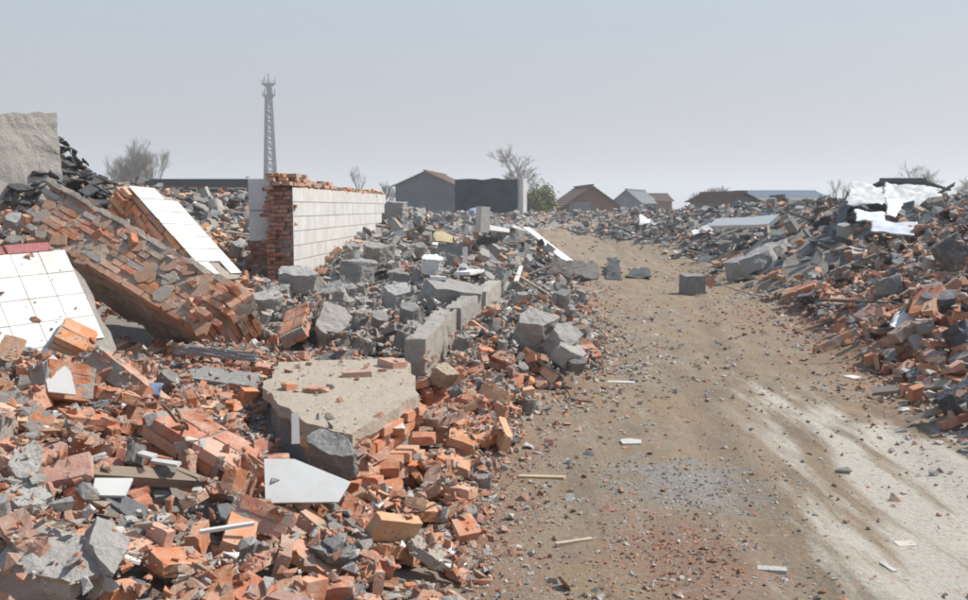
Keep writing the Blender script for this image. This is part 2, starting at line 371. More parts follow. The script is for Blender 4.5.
# ------------------------------------------------------------------ ground sheet
def axis(lo, hi, n0, n1, step, grow, far):
    a = list(np.arange(lo, hi, step)); s = step
    while a[-1] < far: s *= grow; a.append(a[-1] + s)
    s = step; b = []; p = lo
    while p > n1: s *= grow; p -= s; b.append(p)
    return np.array(b[::-1] + a)
gx = axis(-3.6, 4.6, 0, -1800, .045, 1.045, 1800); gy = axis(2.6, 10, 0, -60, .045, 1.03, 1900)
GX, GY = np.meshgrid(gx, gy); GZ = Hf(GX, GY)
nx_, ny_ = len(gx), len(gy)
idx = np.arange(nx_ * ny_).reshape(ny_, nx_)
quads = np.stack([idx[:-1, :-1], idx[:-1, 1:], idx[1:, 1:], idx[1:, :-1]], -1).reshape(-1, 4)
gme = mesh_np('ground', np.stack([GX, GY, GZ], -1).reshape(-1, 3), quads.ravel(), np.full(len(quads), 4), None, MAT['ground'], True)
def masks(x, y):
    pale = np.exp(-((x - np.interp(y, [2, 4, 5.2, 6.4, 8, 11], [1.75, 2.15, 2.65, 2.9, 2.75, 2.4])) / np.interp(y, [3, 5, 7, 9], [.6, .85, .75, .45])) ** 2) * np.clip((9.5 - y) / 3, 0, 1)
    pale = pale * (.95 + .3 * np.sin((x - .22 * y) * 13 + 2.5 * fbm(x, y, 5)))
    red = np.exp(-(((x - .95) / .42) ** 2 + ((y - 4.3) / .75) ** 2)) * .9
    red = np.maximum(red, .55 * np.exp(-((x - xl(y) - .1) / .35) ** 2)); red = np.maximum(red, .75 * np.exp(-((x - xr(y)) / .55) ** 2) * (y > 7) * (y < 17))
    red = np.maximum(red, .8 * np.exp(-(((x - 1.4) / .9) ** 2 + ((y - 16.0) / 1.6) ** 2)))
    red = np.maximum(red, .55 * np.exp(-(((x - 4.2) / .8) ** 2 + ((y - 14) / 2.5) ** 2)))
    grey = .85 * np.exp(-(((x - 1.25) / .5) ** 2 + ((y - 5.6) / .7) ** 2)); grey = np.maximum(grey, .8 * rubble_mask(x, y))
    grey = np.maximum(grey, .6 * np.exp(-(((x - 3.2) / 1.6) ** 2 + ((y - 30) / 8) ** 2)) * .6)
    return np.clip(pale, 0, 1), np.clip(red, 0, 1), np.clip(grey, 0, 1)
mk = gme.color_attributes.new('Mask', 'FLOAT_COLOR', 'POINT')
pm, rm, km = masks(GX, GY)
mk.data.foreach_set('color', np.stack([pm, rm, km, np.ones_like(pm)], -1).astype(np.float32).ravel())
ground = link('ground', gme); prop(ground, 'bare trodden earth of the demolition site with a dusty dirt track', 'ground', kind='structure')

# ------------------------------------------------------------------ settling surface: pieces come to rest on what lies below
class Raster:
    def __init__(s, x0, x1, y0, y1, res):
        s.x0, s.y0, s.res = x0, y0, res; s.nx, s.ny = int((x1 - x0) / res), int((y1 - y0) / res)
        X, Y = np.meshgrid(x0 + (np.arange(s.nx) + .5) * res, y0 + (np.arange(s.ny) + .5) * res); s.a = Hf(X, Y); s.no = np.zeros(s.a.shape, bool)
    def ij(s, x, y):
        return np.clip(((y - s.y0) / s.res).astype(int), 0, s.ny - 1), np.clip(((x - s.x0) / s.res).astype(int), 0, s.nx - 1)
    def z(s, x, y): i, j = s.ij(np.asarray(x, float), np.asarray(y, float)); return s.a[i, j]
    def stamp(s, P):
        P = np.asarray(P); i, j = s.ij(P[:, 0], P[:, 1]); np.maximum.at(s.a, (i, j), P[:, 2])
    def bar(s, P): P = np.asarray(P); i, j = s.ij(P[:, 0], P[:, 1]); s.no[i, j] = True
NEAR = Raster(-9.6, 9.6, 1.8, 17, .025)
FARR = Raster(-24, 30, 16, 68, .08)
def stamp_quad(o, u, v, n=80, bar=False):
    s, t = np.meshgrid(np.linspace(0, 1, n), np.linspace(0, 1, n)); P = np.array(o)[None] + s.reshape(-1, 1) * np.array(u)[None] + t.reshape(-1, 1) * np.array(v)[None]
    for R in (NEAR, FARR):
        k = (P[:, 0] > R.x0) & (P[:, 0] < R.x0 + R.nx * R.res) & (P[:, 1] > R.y0) & (P[:, 1] < R.y0 + R.ny * R.res)
        if k.any():
            R.stamp(P[k])
            if bar: R.bar(P[k])
def drop(R, x, y, h, yaw, jit=.1, sink=.006, maxspread=.45, maxslope=.75, force=False):
    hx, hy, hz_ = h
    n1 = int(min(9, max(2, 2 * hx / R.res))) + 1; n2 = int(min(7, max(2, 2 * hy / R.res))) + 1
    lx, ly = np.meshgrid(np.linspace(-hx, hx, n1), np.linspace(-hy, hy, n2)); lx = lx.ravel(); ly = ly.ravel()
    c, s = math.cos(yaw), math.sin(yaw); i, j = R.ij(x + c * lx - s * ly, y + s * lx + c * ly); H = R.a[i, j]
    if not force and (H.max() - H.min() > maxspread or (R.no[i, j].any() and random.random() < .985)): return None
    ax = (lx * H).sum() / (lx * lx).sum(); ay = (ly * H).sum() / (ly * ly).sum()
    if not force and math.hypot(ax, ay) > maxslope: return None
    ax = max(-.6, min(.6, ax)) + random.gauss(0, jit); ay = max(-.6, min(.6, ay)) + random.gauss(0, jit)
    r = H - ax * lx - ay * ly; base = .4 * r.max() + .6 * r.mean() - sink
    ex = np.array((c, s, ax)); ex /= np.linalg.norm(ex); ey = np.array((-s, c, ay)); ey -= ex * (ex @ ey); ey /= np.linalg.norm(ey); ez = np.cross(ex, ey)
    pos = np.array((x, y, base)) + ez * hz_
    top = base + ax * lx + ay * ly + 2 * hz_
    R.a[i, j] = np.maximum(R.a[i, j], top - .15 * hz_)
    return np.stack([ex, ey, ez], 1), pos
PRE = {'flat': np.eye(3), 'edge': np.array([[1, 0, 0], [0, 0, -1], [0, 1, 0.]]), 'end': np.array([[0, 0, 1], [0, 1, 0], [-1, 0, 0.]])}
REC = []      # every loose piece: kind, variant, rotation, position, scale, colour
def put(R, kind, var, x, y, scale, yaw, pose, col, jit=.12, sink=.006, force=False, hero=None, maxspread=.45):
    h = EXT[kind][var] * np.asarray(scale, float) * np.ones(3); hh = np.abs(PRE[pose]) @ h
    r = drop(R, x, y, hh, yaw, jit, sink, force=force, maxspread=maxspread)
    if r is None: return None
    rec = dict(pose=pose, kind=kind, var=var, R=r[0] @ PRE[pose], pos=r[1], sc=np.asarray(scale, float) * np.ones(3), col=col, hero=hero)
    REC.append(rec); return rec
# ------------------------------------------------------------------ walls and slabs laid brick by brick
def V3(a): return Vector(a)
def unit(a): return Vector(a).normalized()
def prism(poly, h):
    n = len(poly); V = np.array([(p[0], p[1], 0) for p in poly] + [(p[0], p[1], h) for p in poly])
    return V, [tuple(range(n))[::-1], tuple(range(n, 2 * n))] + [(k, (k + 1) % n, n + (k + 1) % n, n + k) for k in range(n)]
def jag(poly, step, amp, seed):
    r = random.Random(seed); o = []
    for k in range(len(poly)):
        a, b = Vector(poly[k]), Vector(poly[(k + 1) % len(poly)]); m = max(1, int((b - a).length / step)); nrm = Vector((b - a).normalized().yx); nrm.x *= -1
        for i in range(m):
            q = a.lerp(b, i / m) + nrm * (r.uniform(-amp, amp) if i else 0); o.append((q.x, q.y))
    return o
def rough_to(sh, size, amp, freq, seed):
    bm = bmesh.new(); vs = [bm.verts.new(v) for v in sh[0]]
    for f in sh[1]: bm.faces.new([vs[i] for i in f])
    bmesh.ops.triangulate(bm, faces=bm.faces)
    for k in range(6):
        es = [e for e in bm.edges if e.calc_length() > size]
        if not es or len(bm.faces) > 9000: break
        bmesh.ops.subdivide_edges(bm, edges=es, cuts=1); bmesh.ops.triangulate(bm, faces=[f for f in bm.faces if len(f.verts) > 3])
    for v in bm.verts: v.co += n3(v.co, freq, seed) * amp + n3(v.co, freq * 2.9, seed + 5) * amp * .5
    bmesh.ops.recalc_face_normals(bm, faces=bm.faces)
    return bm_shape(bm)
def child(name, me, parent, mw, color=None):
    return link(name, me, parent, parent.matrix_basis.inverted() @ mw, color)
def lay(parent, o, u, w_, n, L, H, out=.03, miss=.05, seed=0, mortar=.011, cols=bcol, wob=.04, hdr=.35, top=None, name='brick'):
    """courses of bricks over the face o + [0,L]u + [0,H]w, their outer ends at the face, uneven by out"""
    r = random.Random(seed); o, u, w_, n = V3(o), unit(u), unit(w_), unit(n); k = 0; z = .0265
    while z < H:
        x = -r.uniform(0, .12); lim = L if top is None else L * 1.0
        while x < lim:
            h = r.random() < hdr; ln = .115 if h else .24
            if top is None or z < top(x + ln / 2):
                if r.random() > miss and x + ln > 0.03 and x + ln / 2 < L:
                    d = r.uniform(-out, out * .6); var = r.choice(BRICK_FULL if not h else BRICK_FULL + BRICK_HALF)
                    c = o + u * (x + ln / 2) + w_ * z + n * (d - (.12 if h else .0575))
                    ax, ay = (n, -u) if h else (u, n)
                    m = frame_m(c, ax, ay, w_) @ Matrix.Rotation(r.uniform(-wob, wob), 4, 'Z') @ Matrix.Rotation(r.uniform(-wob, wob) * .6, 4, 'X')
                    child(name, BRICK_ME[var], parent, m, cols(r))
            x += ln + mortar
        z += .053 + mortar; k += 1
def dusty(r=random):
    c = bcol(r); g = r.uniform(.15, .5); return tuple(a * (1 - g) + b * g for a, b in zip(c, (.40, .33, .27)))
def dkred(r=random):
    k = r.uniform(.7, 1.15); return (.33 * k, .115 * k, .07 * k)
def mixcol(r=random):
    t = r.random(); return bcol(r) if t < .72 else (dusty(r) if t < .9 else gcol(r, .28, .4))
TILE_ME = {}
def tile_me(wd, ht):
    k = (round(wd, 3), round(ht, 3))
    if k not in TILE_ME:
        bm = bmesh.new(); bmesh.ops.create_cube(bm, size=1); bmesh.ops.scale(bm, vec=(wd, ht, .009), verts=bm.verts); bmesh.ops.bevel(bm, geom=bm.edges, offset=.0018, segments=1, affect='EDGES')
        TILE_ME[k] = shape_mesh('tile', bm_shape(bm), MAT['tile'])
    return TILE_ME[k]
def tcol(r=random): k = r.uniform(.63, .75); return (k, k * .985, k * .95)

# --- the standing white tiled wall
A = Vector((-2.81, 14.0, 0)); u = unit((.059, 1, 0)); nrm = unit((1, -.059, 0)); Z = Vector((0, 0, 1)); TOPZ = 1.94
wall = empty('broken_wall', A + Vector((-.2, 4, .3)), 'standing brick wall stub faced with white tiles, its broken brick end bare', 'wall')
core = prism([(0.06, .2), (8.0, .2), (8.0, .6), (5.6, .75), (6.2, 1.1), (7.2, 1.45), (8.2, 1.75), (8.5, 1.90), (0.06, 1.90)], .34)
sh = rough_to(core, .14, .012, 5, 3)
child('mortar_core', shape_mesh('mortar_core', sh, MAT['mortar'], (.36, .32, .28)), wall, frame_m(A - nrm * .355, u, Z, nrm))
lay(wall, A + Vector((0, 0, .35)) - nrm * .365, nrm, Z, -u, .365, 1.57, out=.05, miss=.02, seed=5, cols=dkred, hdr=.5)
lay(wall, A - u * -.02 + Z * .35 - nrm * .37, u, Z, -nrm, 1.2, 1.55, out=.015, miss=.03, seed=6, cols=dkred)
for off, sd in ((.005, 8), (.13, 9), (.25, 10)):
    lay(wall, A + Z * 1.9 - nrm * off, u, Z, nrm, 8.5, .34, out=.03, miss=.22, seed=sd, cols=dusty, wob=.12, hdr=.35,
        top=lambda x: .22 - .12 * min(1, x / 3.2) + .05 * math.sin(x * 3.1) + (.03 if x < 1 else 0))
r = random.Random(14)
for k in range(80):       # loose bits along the broken top
    x = r.uniform(.15, 8.3); z = TOPZ + .12 - .11 * min(1, x / 3.2) + r.uniform(-.05, .04)
    m = Matrix.Translation(A + u * x - nrm * r.uniform(.03, .34) + Z * z) @ Matrix.Rotation(r.uniform(0, 6), 4, 'Z') @ Matrix.Rotation(r.uniform(-.5, .5), 4, 'X')
    if r.random() < .5: child('brick', BRICK_ME[r.choice(BRICK_HALF + [9, 19])], wall, m, dusty(r))
    else: child('mortar_lump', CHUNK_ME[r.randrange(NB)], wall, m @ Matrix.Scale(r.uniform(.08, .18), 4), (.42, .36, .3))
r = random.Random(4)
for row in range(7):
    lim = (8.55, 8.35, 7.9, 7.2, 6.6, 6.0, 5.6)[row]
    for cidx in range(43):
        x = .1 + cidx * .2003
        if x + .1 > lim: break
        m = frame_m(A + u * x + Z * (TOPZ - .1075 - row * .2155) + nrm * (.004 + r.uniform(0, .0025)), u, Z, nrm)
        child('tile', tile_me(.1998, .207), wall, m @ Matrix.Rotation(r.uniform(-.006, .006), 4, 'Z'), tcol(r))
# return panel beside the broken end
pier = Vector((-3.56, 14.42, .3))
sh = rough_to(prism([(.01, .02), (.36, .02), (.36, .32), (.01, .32)], 1.76), .1, .008, 5, 9)
child('pier_core', shape_mesh('pier_core', sh, MAT['mortar'], (.34, .3, .27)), wall, Matrix.Translation(pier))
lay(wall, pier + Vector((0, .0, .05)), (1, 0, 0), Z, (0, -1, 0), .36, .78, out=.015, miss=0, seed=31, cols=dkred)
for k, (z0, hh) in enumerate(((1.14, .455), (1.60, .47))):
    child('tile', tile_me(.345, hh - .006), wall, frame_m(Vector((-3.38, 14.405, z0 + hh / 2)), (1, 0, 0), Z, (0, -1, 0)), (.72, .72, .74))
stamp_quad(A - nrm * .4 + Z * 1.97, u * 8.5, nrm * .42, 160, True); stamp_quad(pier + Z * 1.765, (.36, 0, 0), (0, .32, 0), 30, True)

# --- white tiled slab leaning in the near rubble, maroon cap along its upper edge
BR = at(105, 338, 6.9); TR = at(65, 250, 7.25); up = (TR - BR); upl = up.length; up.normalize()
rv = Vector((-1, -1.1, -.105)); rv = (rv - up * rv.dot(up)).normalized(); nm = up.cross(rv); nm = -nm if nm.z < 0 else nm
slab = empty('tiled_slab', BR, 'slab of wall faced with square white tiles leaning back, maroon cap on its edge', 'wall slab')
sh = rough_to(prism(jag([(-.03, -.2), (1.7, -.2), (1.7, upl + .02), (.02, upl + .02), (-.06, .4)], .12, .02, 3), .2), .1, .012, 6, 2)
Rr = frame_m(BR - nm * .205, rv, up, nm) if rv.cross(up).dot(nm) > 0 else None
if Rr is None:       # keep a right-handed frame: x runs to the right
    Rr = frame_m(BR + rv * 1.7 - nm * .205, -rv, up, nm); sh[0][:, 0] = 1.7 - sh[0][:, 0]; sh = (sh[0], [f[::-1] for f in sh[1]])
child('mortar_core', shape_mesh('mortar_core', sh, MAT['mortar'], (.38, .35, .31)), slab, Rr)
tw, th = .195, upl / 4
r = random.Random(3)
for row in range(-1, 4):
    for cidx in range(8):
        if (row == -1 and cidx < 1): continue
        p = BR + rv * (.105 + cidx * (tw + .006)) + up * (th * (row + .5)) + nm * (.001 + r.uniform(0, .003))
        ww = tw
        child('tile', tile_me(ww + .003, th - .004), slab, frame_m(p, -rv, up, nm), tcol(r))
cap = boxs(.17, .05, .024, .004, 3); 
bm = bmesh.new(); vs = [bm.verts.new(v) for v in cap[0]]; [bm.faces.new([vs[i] for i in f]) for f in cap[1]]; bmesh.ops.recalc_face_normals(bm, faces=bm.faces); bmesh.ops.bevel(bm, geom=bm.edges, offset=.012, segments=2, affect='EDGES')
cap = bm_shape(bm); capm = shape_mesh('cap_tile', cap, MAT['sheet'], (.30, .07, .07))
for k in range(4):
    o = child('cap_tile', capm, slab, frame_m(BR + up * (upl + .035) + rv * (.26 + k * .345) + nm * -.01, -rv, up, nm))
stamp_quad(BR, rv * 1.7, up * upl, 80, True)

# --- the great tilted slab of brickwork and the tiled one behind it
def tilted(name, label, A_, u_, w_, L, T, D, seed, cols, outv, topmat, toph=.035, miss=.05, hdr=.5):
    u_ = unit(u_); w_ = V3(w_); w_ = (w_ - u_ * w_.dot(u_)).normalized(); nf = u_.cross(w_)
    t = empty(name, A_, label, 'wall slab')
    sh = rough_to(prism(jag([(.05, .02), (L - .05, .03), (L - .02, T * .5), (L - .08, T - .02), (.04, T - .01)], .15, .03, seed), D), .05, .026, 6, seed)
    child('mortar_core', shape_mesh('mortar_core', sh, MAT['mortar'], (.47, .35, .26)), t, frame_m(A_ - nf * (D + .018), u_, w_, nf))
    lay(t, A_, u_, w_, nf, L, T - .02, out=.012 if outv > .05 else outv * .5, miss=.12, seed=seed, cols=cols, hdr=.35, wob=.03)
    lay(t, A_ + u_ * L, -nf, w_, u_, D, T - .03, out=outv * .4, miss=.1, seed=seed + 1, cols=cols, hdr=hdr, wob=.08)
    if outv > .05:      # mortar and half bricks still clinging to the broken face, and the underside
        r = random.Random(seed + 7)
        for k in range(70):
            c = A_ + u_ * r.uniform(0, L) + w_ * r.uniform(.02, T - .03) + nf * r.uniform(-.03, .0); q = nf
            m = Matrix.Translation(c) @ Matrix.Rotation(r.uniform(0, 6), 4, q)
            if r.random() < .12: child('brick', BRICK_ME[r.choice(BRICK_HALF + [9, 19])], t, m @ Matrix.Scale(r.uniform(.8, 1.1), 4), cols(r))
            else: child('mortar_lump', CHUNK_ME[r.randrange(NB)], t, frame_m(c, u_, w_, nf) @ Matrix.Rotation(r.uniform(0, 6), 4, 'Z') @ Matrix.Scale(r.uniform(.1, .26), 4) @ Matrix.Scale(.3, 4, (0, 0, 1)), r.choice([(.44, .34, .26), (.50, .26, .15), (.42, .36, .30), (.48, .29, .19)]))
    return t, u_, w_, nf
A_ = at(36, 233, 9.0); u_ = at(206, 336, 8.0) - A_
big, u1, w1, n1 = tilted('brick_slab', 'big tilted slab of broken brickwork propped over a dark hollow, mortar along its top', A_ - u_ * .12, u_, (.35, .31, .42), u_.length * 1.1, .54, 1.0, 21, mixcol, .051, None)
A1 = A_ - u_ * .12; L1 = u_.length * 1.1
sh = rough_to(prism(jag([(-.15, .03), (L1 + .02, -.02), (L1 - .05, -1.0), (-.1, -1.0)], .10, .03, 5), .05), .07, .02, 7, 4)
child('render_coat', shape_mesh('render_coat', sh, MAT['mortar'], (.43, .37, .31)), big, frame_m(A1 + w1 * .535, u1, n1, -u1.cross(n1) * -1))
stamp_quad(A1 + w1 * .58, u1 * L1, -n1 * 1.0, 120, True)
T1 = at(128, 186, 9.6); u2 = at(207, 275, 9.3) - T1; r2 = Vector((.15, .5, -.02)); r2 = (r2 - unit(u2) * r2.dot(unit(u2))).normalized(); n2 = u2.cross(r2).normalized(); n2 = n2 if n2.z > 0 else -n2
L2 = u2.length
t2 = empty('tiled_slab', T1, 'fragment of wall lying tilted with a strip of bright white tiles facing up', 'wall slab')
uu = unit(u2)
fr = frame_m(T1 - n2 * .33, uu, r2, n2) 
if uu.cross(r2).dot(n2) < 0: fr = None
sh = rough_to(prism(jag([(0, .05), (L2 + .1, .05), (L2 + .02, .62), (.1, .64)], .12, .03, 8), .32), .09, .02, 5, 12)
child('mortar_core', shape_mesh('mortar_core', sh, MAT['mortar'], (.36, .31, .27)), t2, fr)
lay(t2, T1 - n2 * .33, uu, n2, -r2, L2 + .08, .31, out=.03, miss=.04, seed=44, cols=bcol, hdr=.5, wob=.2)
lay(t2, T1 - n2 * .33, r2, n2, -uu, .5, .31, out=.03, miss=.04, seed=45, cols=bcol, hdr=.5, wob=.08)
rows = 7; th = L2 / rows; r = random.Random(12)
for k in range(rows):
    for cidx, (a, b) in enumerate(((0, .21), (.212, .42), (.422, .63))):
        if k == rows - 1 and cidx == 1: continue
        if k == 0 and cidx == 2: continue
        child('tile', tile_me(b - a, th - .006), t2, frame_m(T1 + uu * (th * (k + .5)) + r2 * ((a + b) / 2) + n2 * (.003 + r.uniform(0, .003)), -r2, uu, n2), tcol(r))
stamp_quad(T1, u2, r2 * .64, 80, True)

# --- rough-cast wall at the back of the left heap and the black heap beside it
W0 = Vector((-8.15, 11.3, .6)); wx = unit((.68, .73, 0)); wn = unit((.73, -.68, 0))
rc = empty('concrete_wall', (-7.0, 12.2, .6), 'rough grey wall panel standing upright behind the brick slabs', 'wall')
sh = rough_to(prism(jag([(0, 0), (2.9, 0), (3.05, 1.5), (3.0, 2.36), (2.4, 2.30), (0, 2.10)], .14, .018, 3), .28), .1, .02, 4, 33)
child('panel', shape_mesh('panel', sh, MAT['concrete'], (.50, .47, .425)), rc, frame_m(W0, wx, (0, 0, 1), wn))


# --- floor remnant with a brick plinth edge
PZ = .50
pl = [Vector((p.x, p.y)) for p in (at(278, 366, 7.0), at(405, 358, 7.2), at(419, 394, 5.8), at(352, 441, 4.72), at(306, 428, 4.98), at(262, 388, 6.0))]
flo = empty('concrete_slab', (pl[3].x, pl[3].y, .1), 'flat beige concrete floor remnant on a crumbling edge of red bricks', 'concrete slab')
o0 = Vector((-.9, 6, 0)); poly = [(p.x - o0.x, p.y - o0.y) for p in pl][::-1]
sh = rough_to(prism(jag(poly, .11, .025, 6), .07), .09, .010, 5, 17)
child('screed', shape_mesh('screed', sh, MAT['mortar'], (.46, .39, .31)), flo, Matrix.Translation((o0.x, o0.y, PZ - .07)))
inner = [(Vector(p) * .9) for p in poly]
sh = rough_to(prism([(p.x, p.y) for p in inner], .5), .12, .02, 5, 18)
child('foundation', shape_mesh('foundation', sh, MAT['concrete'], (.30, .28, .26)), flo, Matrix.Translation((o0.x, o0.y, PZ - .55)))
for a, b, sd, ms in ((pl[3], pl[2], 61, .06), (pl[4], pl[3], 62, .35), (pl[2], pl[1], 63, .1)):
    d = Vector((b.x - a.x, b.y - a.y, 0)); nn = Vector((d.y, -d.x, 0)).normalized()
    lay(flo, Vector((a.x, a.y, PZ - .44)), d, Z, nn, d.length, .38, out=.045, miss=ms, seed=sd, cols=bcol, hdr=.55, wob=.16)
    lay(flo, Vector((a.x, a.y, PZ - .44)) + nn * .1, d, Z, nn, d.length, .2, out=.06, miss=.45, seed=sd + 9, cols=bcol, hdr=.6, wob=.35)
S_ = np.random.default_rng(1); pp = np.array([(p.x, p.y) for p in pl]); cen = pp.mean(0)
tri = []
for k in range(6):
    a, b = pp[k], pp[(k + 1) % 6]; q = S_.random((4000, 2)); f = q.sum(1) > 1; q[f] = 1 - q[f]; tri.append(cen + q[:, :1] * (a - cen) + q[:, 1:] * (b - cen))
tri = np.concatenate(tri); NEAR.stamp(np.column_stack([tri, np.full(len(tri), PZ)])); NEAR.bar(np.column_stack([tri, np.full(len(tri), PZ)]))

# --- concrete ground beam in three broken lengths
bp = [q + Vector((0, 0, .1)) for q in (at(412, 352, 7.5), at(446, 318, 9.6), at(470, 300, 11.6), at(488, 287, 13.4))]
lab = ['short length of concrete ground beam ending in a dark hollow by the floor remnant', 'middle length of broken concrete ground beam edging the grey rubble', 'pale length of concrete ground beam beside the large grey slab']
for k in range(3):
    a, b = bp[k], bp[k + 1]; d = b - a; L = d.length * .97; d.normalize(); side = Vector((d.y, -d.x, 0)).normalized(); upv = side.cross(d)
    sh = rough_to(prism(jag([(0, 0), (L, -.1), (L, .34), (0, .34)], .13, .02, 40 + k), .17), .08, .016, 6, 60 + k)
    o = link('concrete_beam', shape_mesh('concrete_beam', sh, MAT['concrete'], [(.36, .33, .29), (.33, .31, .28), (.42, .39, .34)][k]), None, frame_m(a - upv * .34 + side * (.04 * k - .06), d, upv, side))
    prop(o, lab[k], 'beam', 'broken lengths of ground beam'); stamp_quad(a - side * .06, d * L, side * .17, 40, True)

# ------------------------------------------------------------------ loose rubble, dropped piece by piece
def in_view(x, y, m=1.0): return abs(x) < .515 * y + m
def brick_var(r, whole): return r.choice(BRICK_FULL + [3, 13]) if r.random() < whole else r.choice([4, 5, 6, 7, 8, 9, 14, 15, 16, 17, 18, 19])
def scatter(R, n, x0, x1, y0, y1, comp, size, seed, ok, whole=.35, jit=.16, tight=1.0):
    """comp: chance of brick / chunk / plate / plank / tile; size: (min, max) of chunks in metres"""
    r = random.Random(seed); random.seed(seed); kinds = ['brick', 'chunk', 'plate', 'plank', 'tile']; done = 0; tries = 0
    while done < n and tries < n * 6:
        tries += 1; y = y0 + (y1 - y0) * r.random(); x = x0 + (x1 - x0) * r.random()
        if not in_view(x, y) or not ok(x, y, r): continue
        cw = comp(x, y) if callable(comp) else comp
        k = r.choices(kinds, cw)[0]; yaw = r.uniform(0, math.tau)
        if k == 'brick':
            q = put(R, 'brick', brick_var(r, whole), x, y, r.uniform(.92, 1.05) * tight, yaw, r.choices(('flat', 'edge', 'end'), (.74, .22, .04))[0], bcol(r) if y < 10 or r.random() < .5 else dusty(r), jit)
        elif k == 'chunk':
            s = size[0] + (size[1] - size[0]) * r.random() ** 2.2
            q = put(R, 'chunk', r.randrange(NB), x, y, s, yaw, 'flat', gcol(r, .2, .4), jit, .012)
        elif k == 'plate':
            s = r.uniform(.14, .3) * (1 if y < 14 else 1.7); q = put(R, 'plate', r.randrange(NB), x, y, (s, s * r.uniform(.6, 1), .014 if y < 14 else .03), yaw, 'flat', dcol(r), jit * 1.6, 0)
        elif k == 'plank':
            q = put(R, 'plank', r.randrange(NB), x, y, (r.uniform(.3, 1.3), r.uniform(.03, .1), r.uniform(.015, .05)), yaw, 'flat', r.choice([(.26, .2, .15), (.34, .29, .23), (.18, .16, .14), (.42, .36, .28)]), jit, 0)
        else:
            s = r.uniform(.05, .16) * (1 if y < 14 else 1.8); q = put(R, 'plate', r.randrange(NB), x, y, (s, s * r.uniform(.5, 1), .01), yaw, 'flat', (.72, .71, .68), jit * 1.6, 0)
            if q: q['kind2'] = 'tile'
        if q: done += 1
def left(x, y, r): return x < float(xl(y)) - r.random() ** 2 * .5 + .05
def right(x, y, r): return x > float(xr(y)) + r.random() ** 2 * .7 - .1
FL = lambda x, y: -1.5 < x < -.35 and 4.7 < y < 7.1
def left_near(x, y, r): return left(x, y, r) and not (FL(x, y) and r.random() < .6)
def lcomp(x, y):
    g = min(1, max(0, (y - 6.8) / 2)) * min(1, max(0, (x + 3.2) / 1.2))
    return (.74 - .62 * g, .18 + .62 * g, .03, .01, .03)
def rcomp(x, y):
    lowpart = math.exp(-((x - float(xr(y)) - .3) / .9) ** 2)
    return (.40 + .28 * lowpart, .25 - .08 * lowpart, .30 - .2 * lowpart, .02, .012)
scatter(NEAR, 1000, -6, .2, 2.2, 9.2, lcomp, (.05, .18), 1, left_near, whole=.08, tight=.8)
scatter(NEAR, 800, -6, .4, 2.2, 9.2, lcomp, (.08, .24), 2, left_near, whole=.45, tight=1.0, jit=.12)
scatter(NEAR, 2450, -9.4, 1.6, 8.5, 16.6, lcomp, (.06, .34), 3, left, whole=.25, tight=.95)
scatter(NEAR, 700, -.6, 1.3, 7.2, 12, (.18, .8, .02, 0, .02), (.04, .17), 4, left, whole=.2)
scatter(NEAR, 2500, 3.2, 9.4, 4.6, 16.6, rcomp, (.06, .3), 5, right, whole=.3)
scatter(FARR, 2600, -8, 2.4, 16.4, 34, (.24, .52, .13, .05, .06), (.08, .36), 16, left, whole=.4, jit=.25, tight=1.0)
scatter(FARR, 3000, -20, 2.4, 16.4, 62, (.24, .52, .16, .04, .04), (.12, .42), 6, left, whole=.5, jit=.2, tight=1.15)
scatter(FARR, 6000, 5, 30, 16.4, 62, lambda x, y: (.30, .22, .40, .07, .025), (.12, .42), 7, right, whole=.5, jit=.25, tight=1.15)
scatter(FARR, 1100, -5, 13, 53.5, 67, (.3, .35, .25, .06, .04), (.15, .5), 17, lambda x, y, r: True, whole=.5, jit=.25, tight=1.2)
# the heap of black roof tiles behind the slabs
random.seed(8); r = random.Random(8)
for k in range(600):
    x, y = r.gauss(-5.7, .8), r.gauss(13.6, .75)
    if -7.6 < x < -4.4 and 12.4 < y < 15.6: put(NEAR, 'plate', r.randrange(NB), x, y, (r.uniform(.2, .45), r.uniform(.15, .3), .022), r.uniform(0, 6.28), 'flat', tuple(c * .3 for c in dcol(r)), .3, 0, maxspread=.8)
_b = np.random.default_rng(3).random((30000, 2)); NEAR.bar(np.column_stack([-7.3 + 3 * _b[:, 0], 12.4 + 3 * _b[:, 1], _b[:, 0]]))
# ------------------------------------------------------------------ single pieces that stand out
def hero(px, py, name, label, cat, kind, dims, yaw, pose='flat', col=(.3, .3, .3), mat=None, var=0, jit=.03, sink=.02, R=None, shp=None, xy=None, group=None):
    """one piece resting where the photograph shows it; dims are metres along its own x, y, z"""
    R = R or (NEAR if py > 0 else FARR)
    p = hit(px, py, R.z) if xy is None else Vector((*xy, 0))
    if R is NEAR and (p.y > 16.5 or abs(p.x) > 9.3): R = FARR
    sh = shp or LIB[kind][var] if kind == 'chunk' else (shp or LIB[kind + '_hi'][var]); ext = (np.abs(sh[0]).max(0)); sc = np.array(dims) / 2 / ext
    if kind == 'chunk' and not shp:
        D_ = max(dims); sh = rough_to((sh[0] * sc, sh[1]), D_ / 15, D_ * .045, 2.6 / D_, var + len(label)); sh = rough_to(sh, 9, D_ * .012, 11 / D_, var); sc = np.ones(3)
    hh = np.abs(PRE[pose]) @ (np.array(dims) / 2)
    q = drop(R, p.x, p.y, hh, math.radians(yaw), jit, sink, force=True)
    me = shape_mesh(name, (sh[0] * sc, sh[1]), MAT[mat or {'brick': 'brick', 'chunk': 'concrete', 'plate': 'slate', 'plank': 'wood'}[kind]], None)
    o = link(name, me, None, rot_m(q[1], q[0] @ PRE[pose]), col); prop(o, label, cat, group); return o
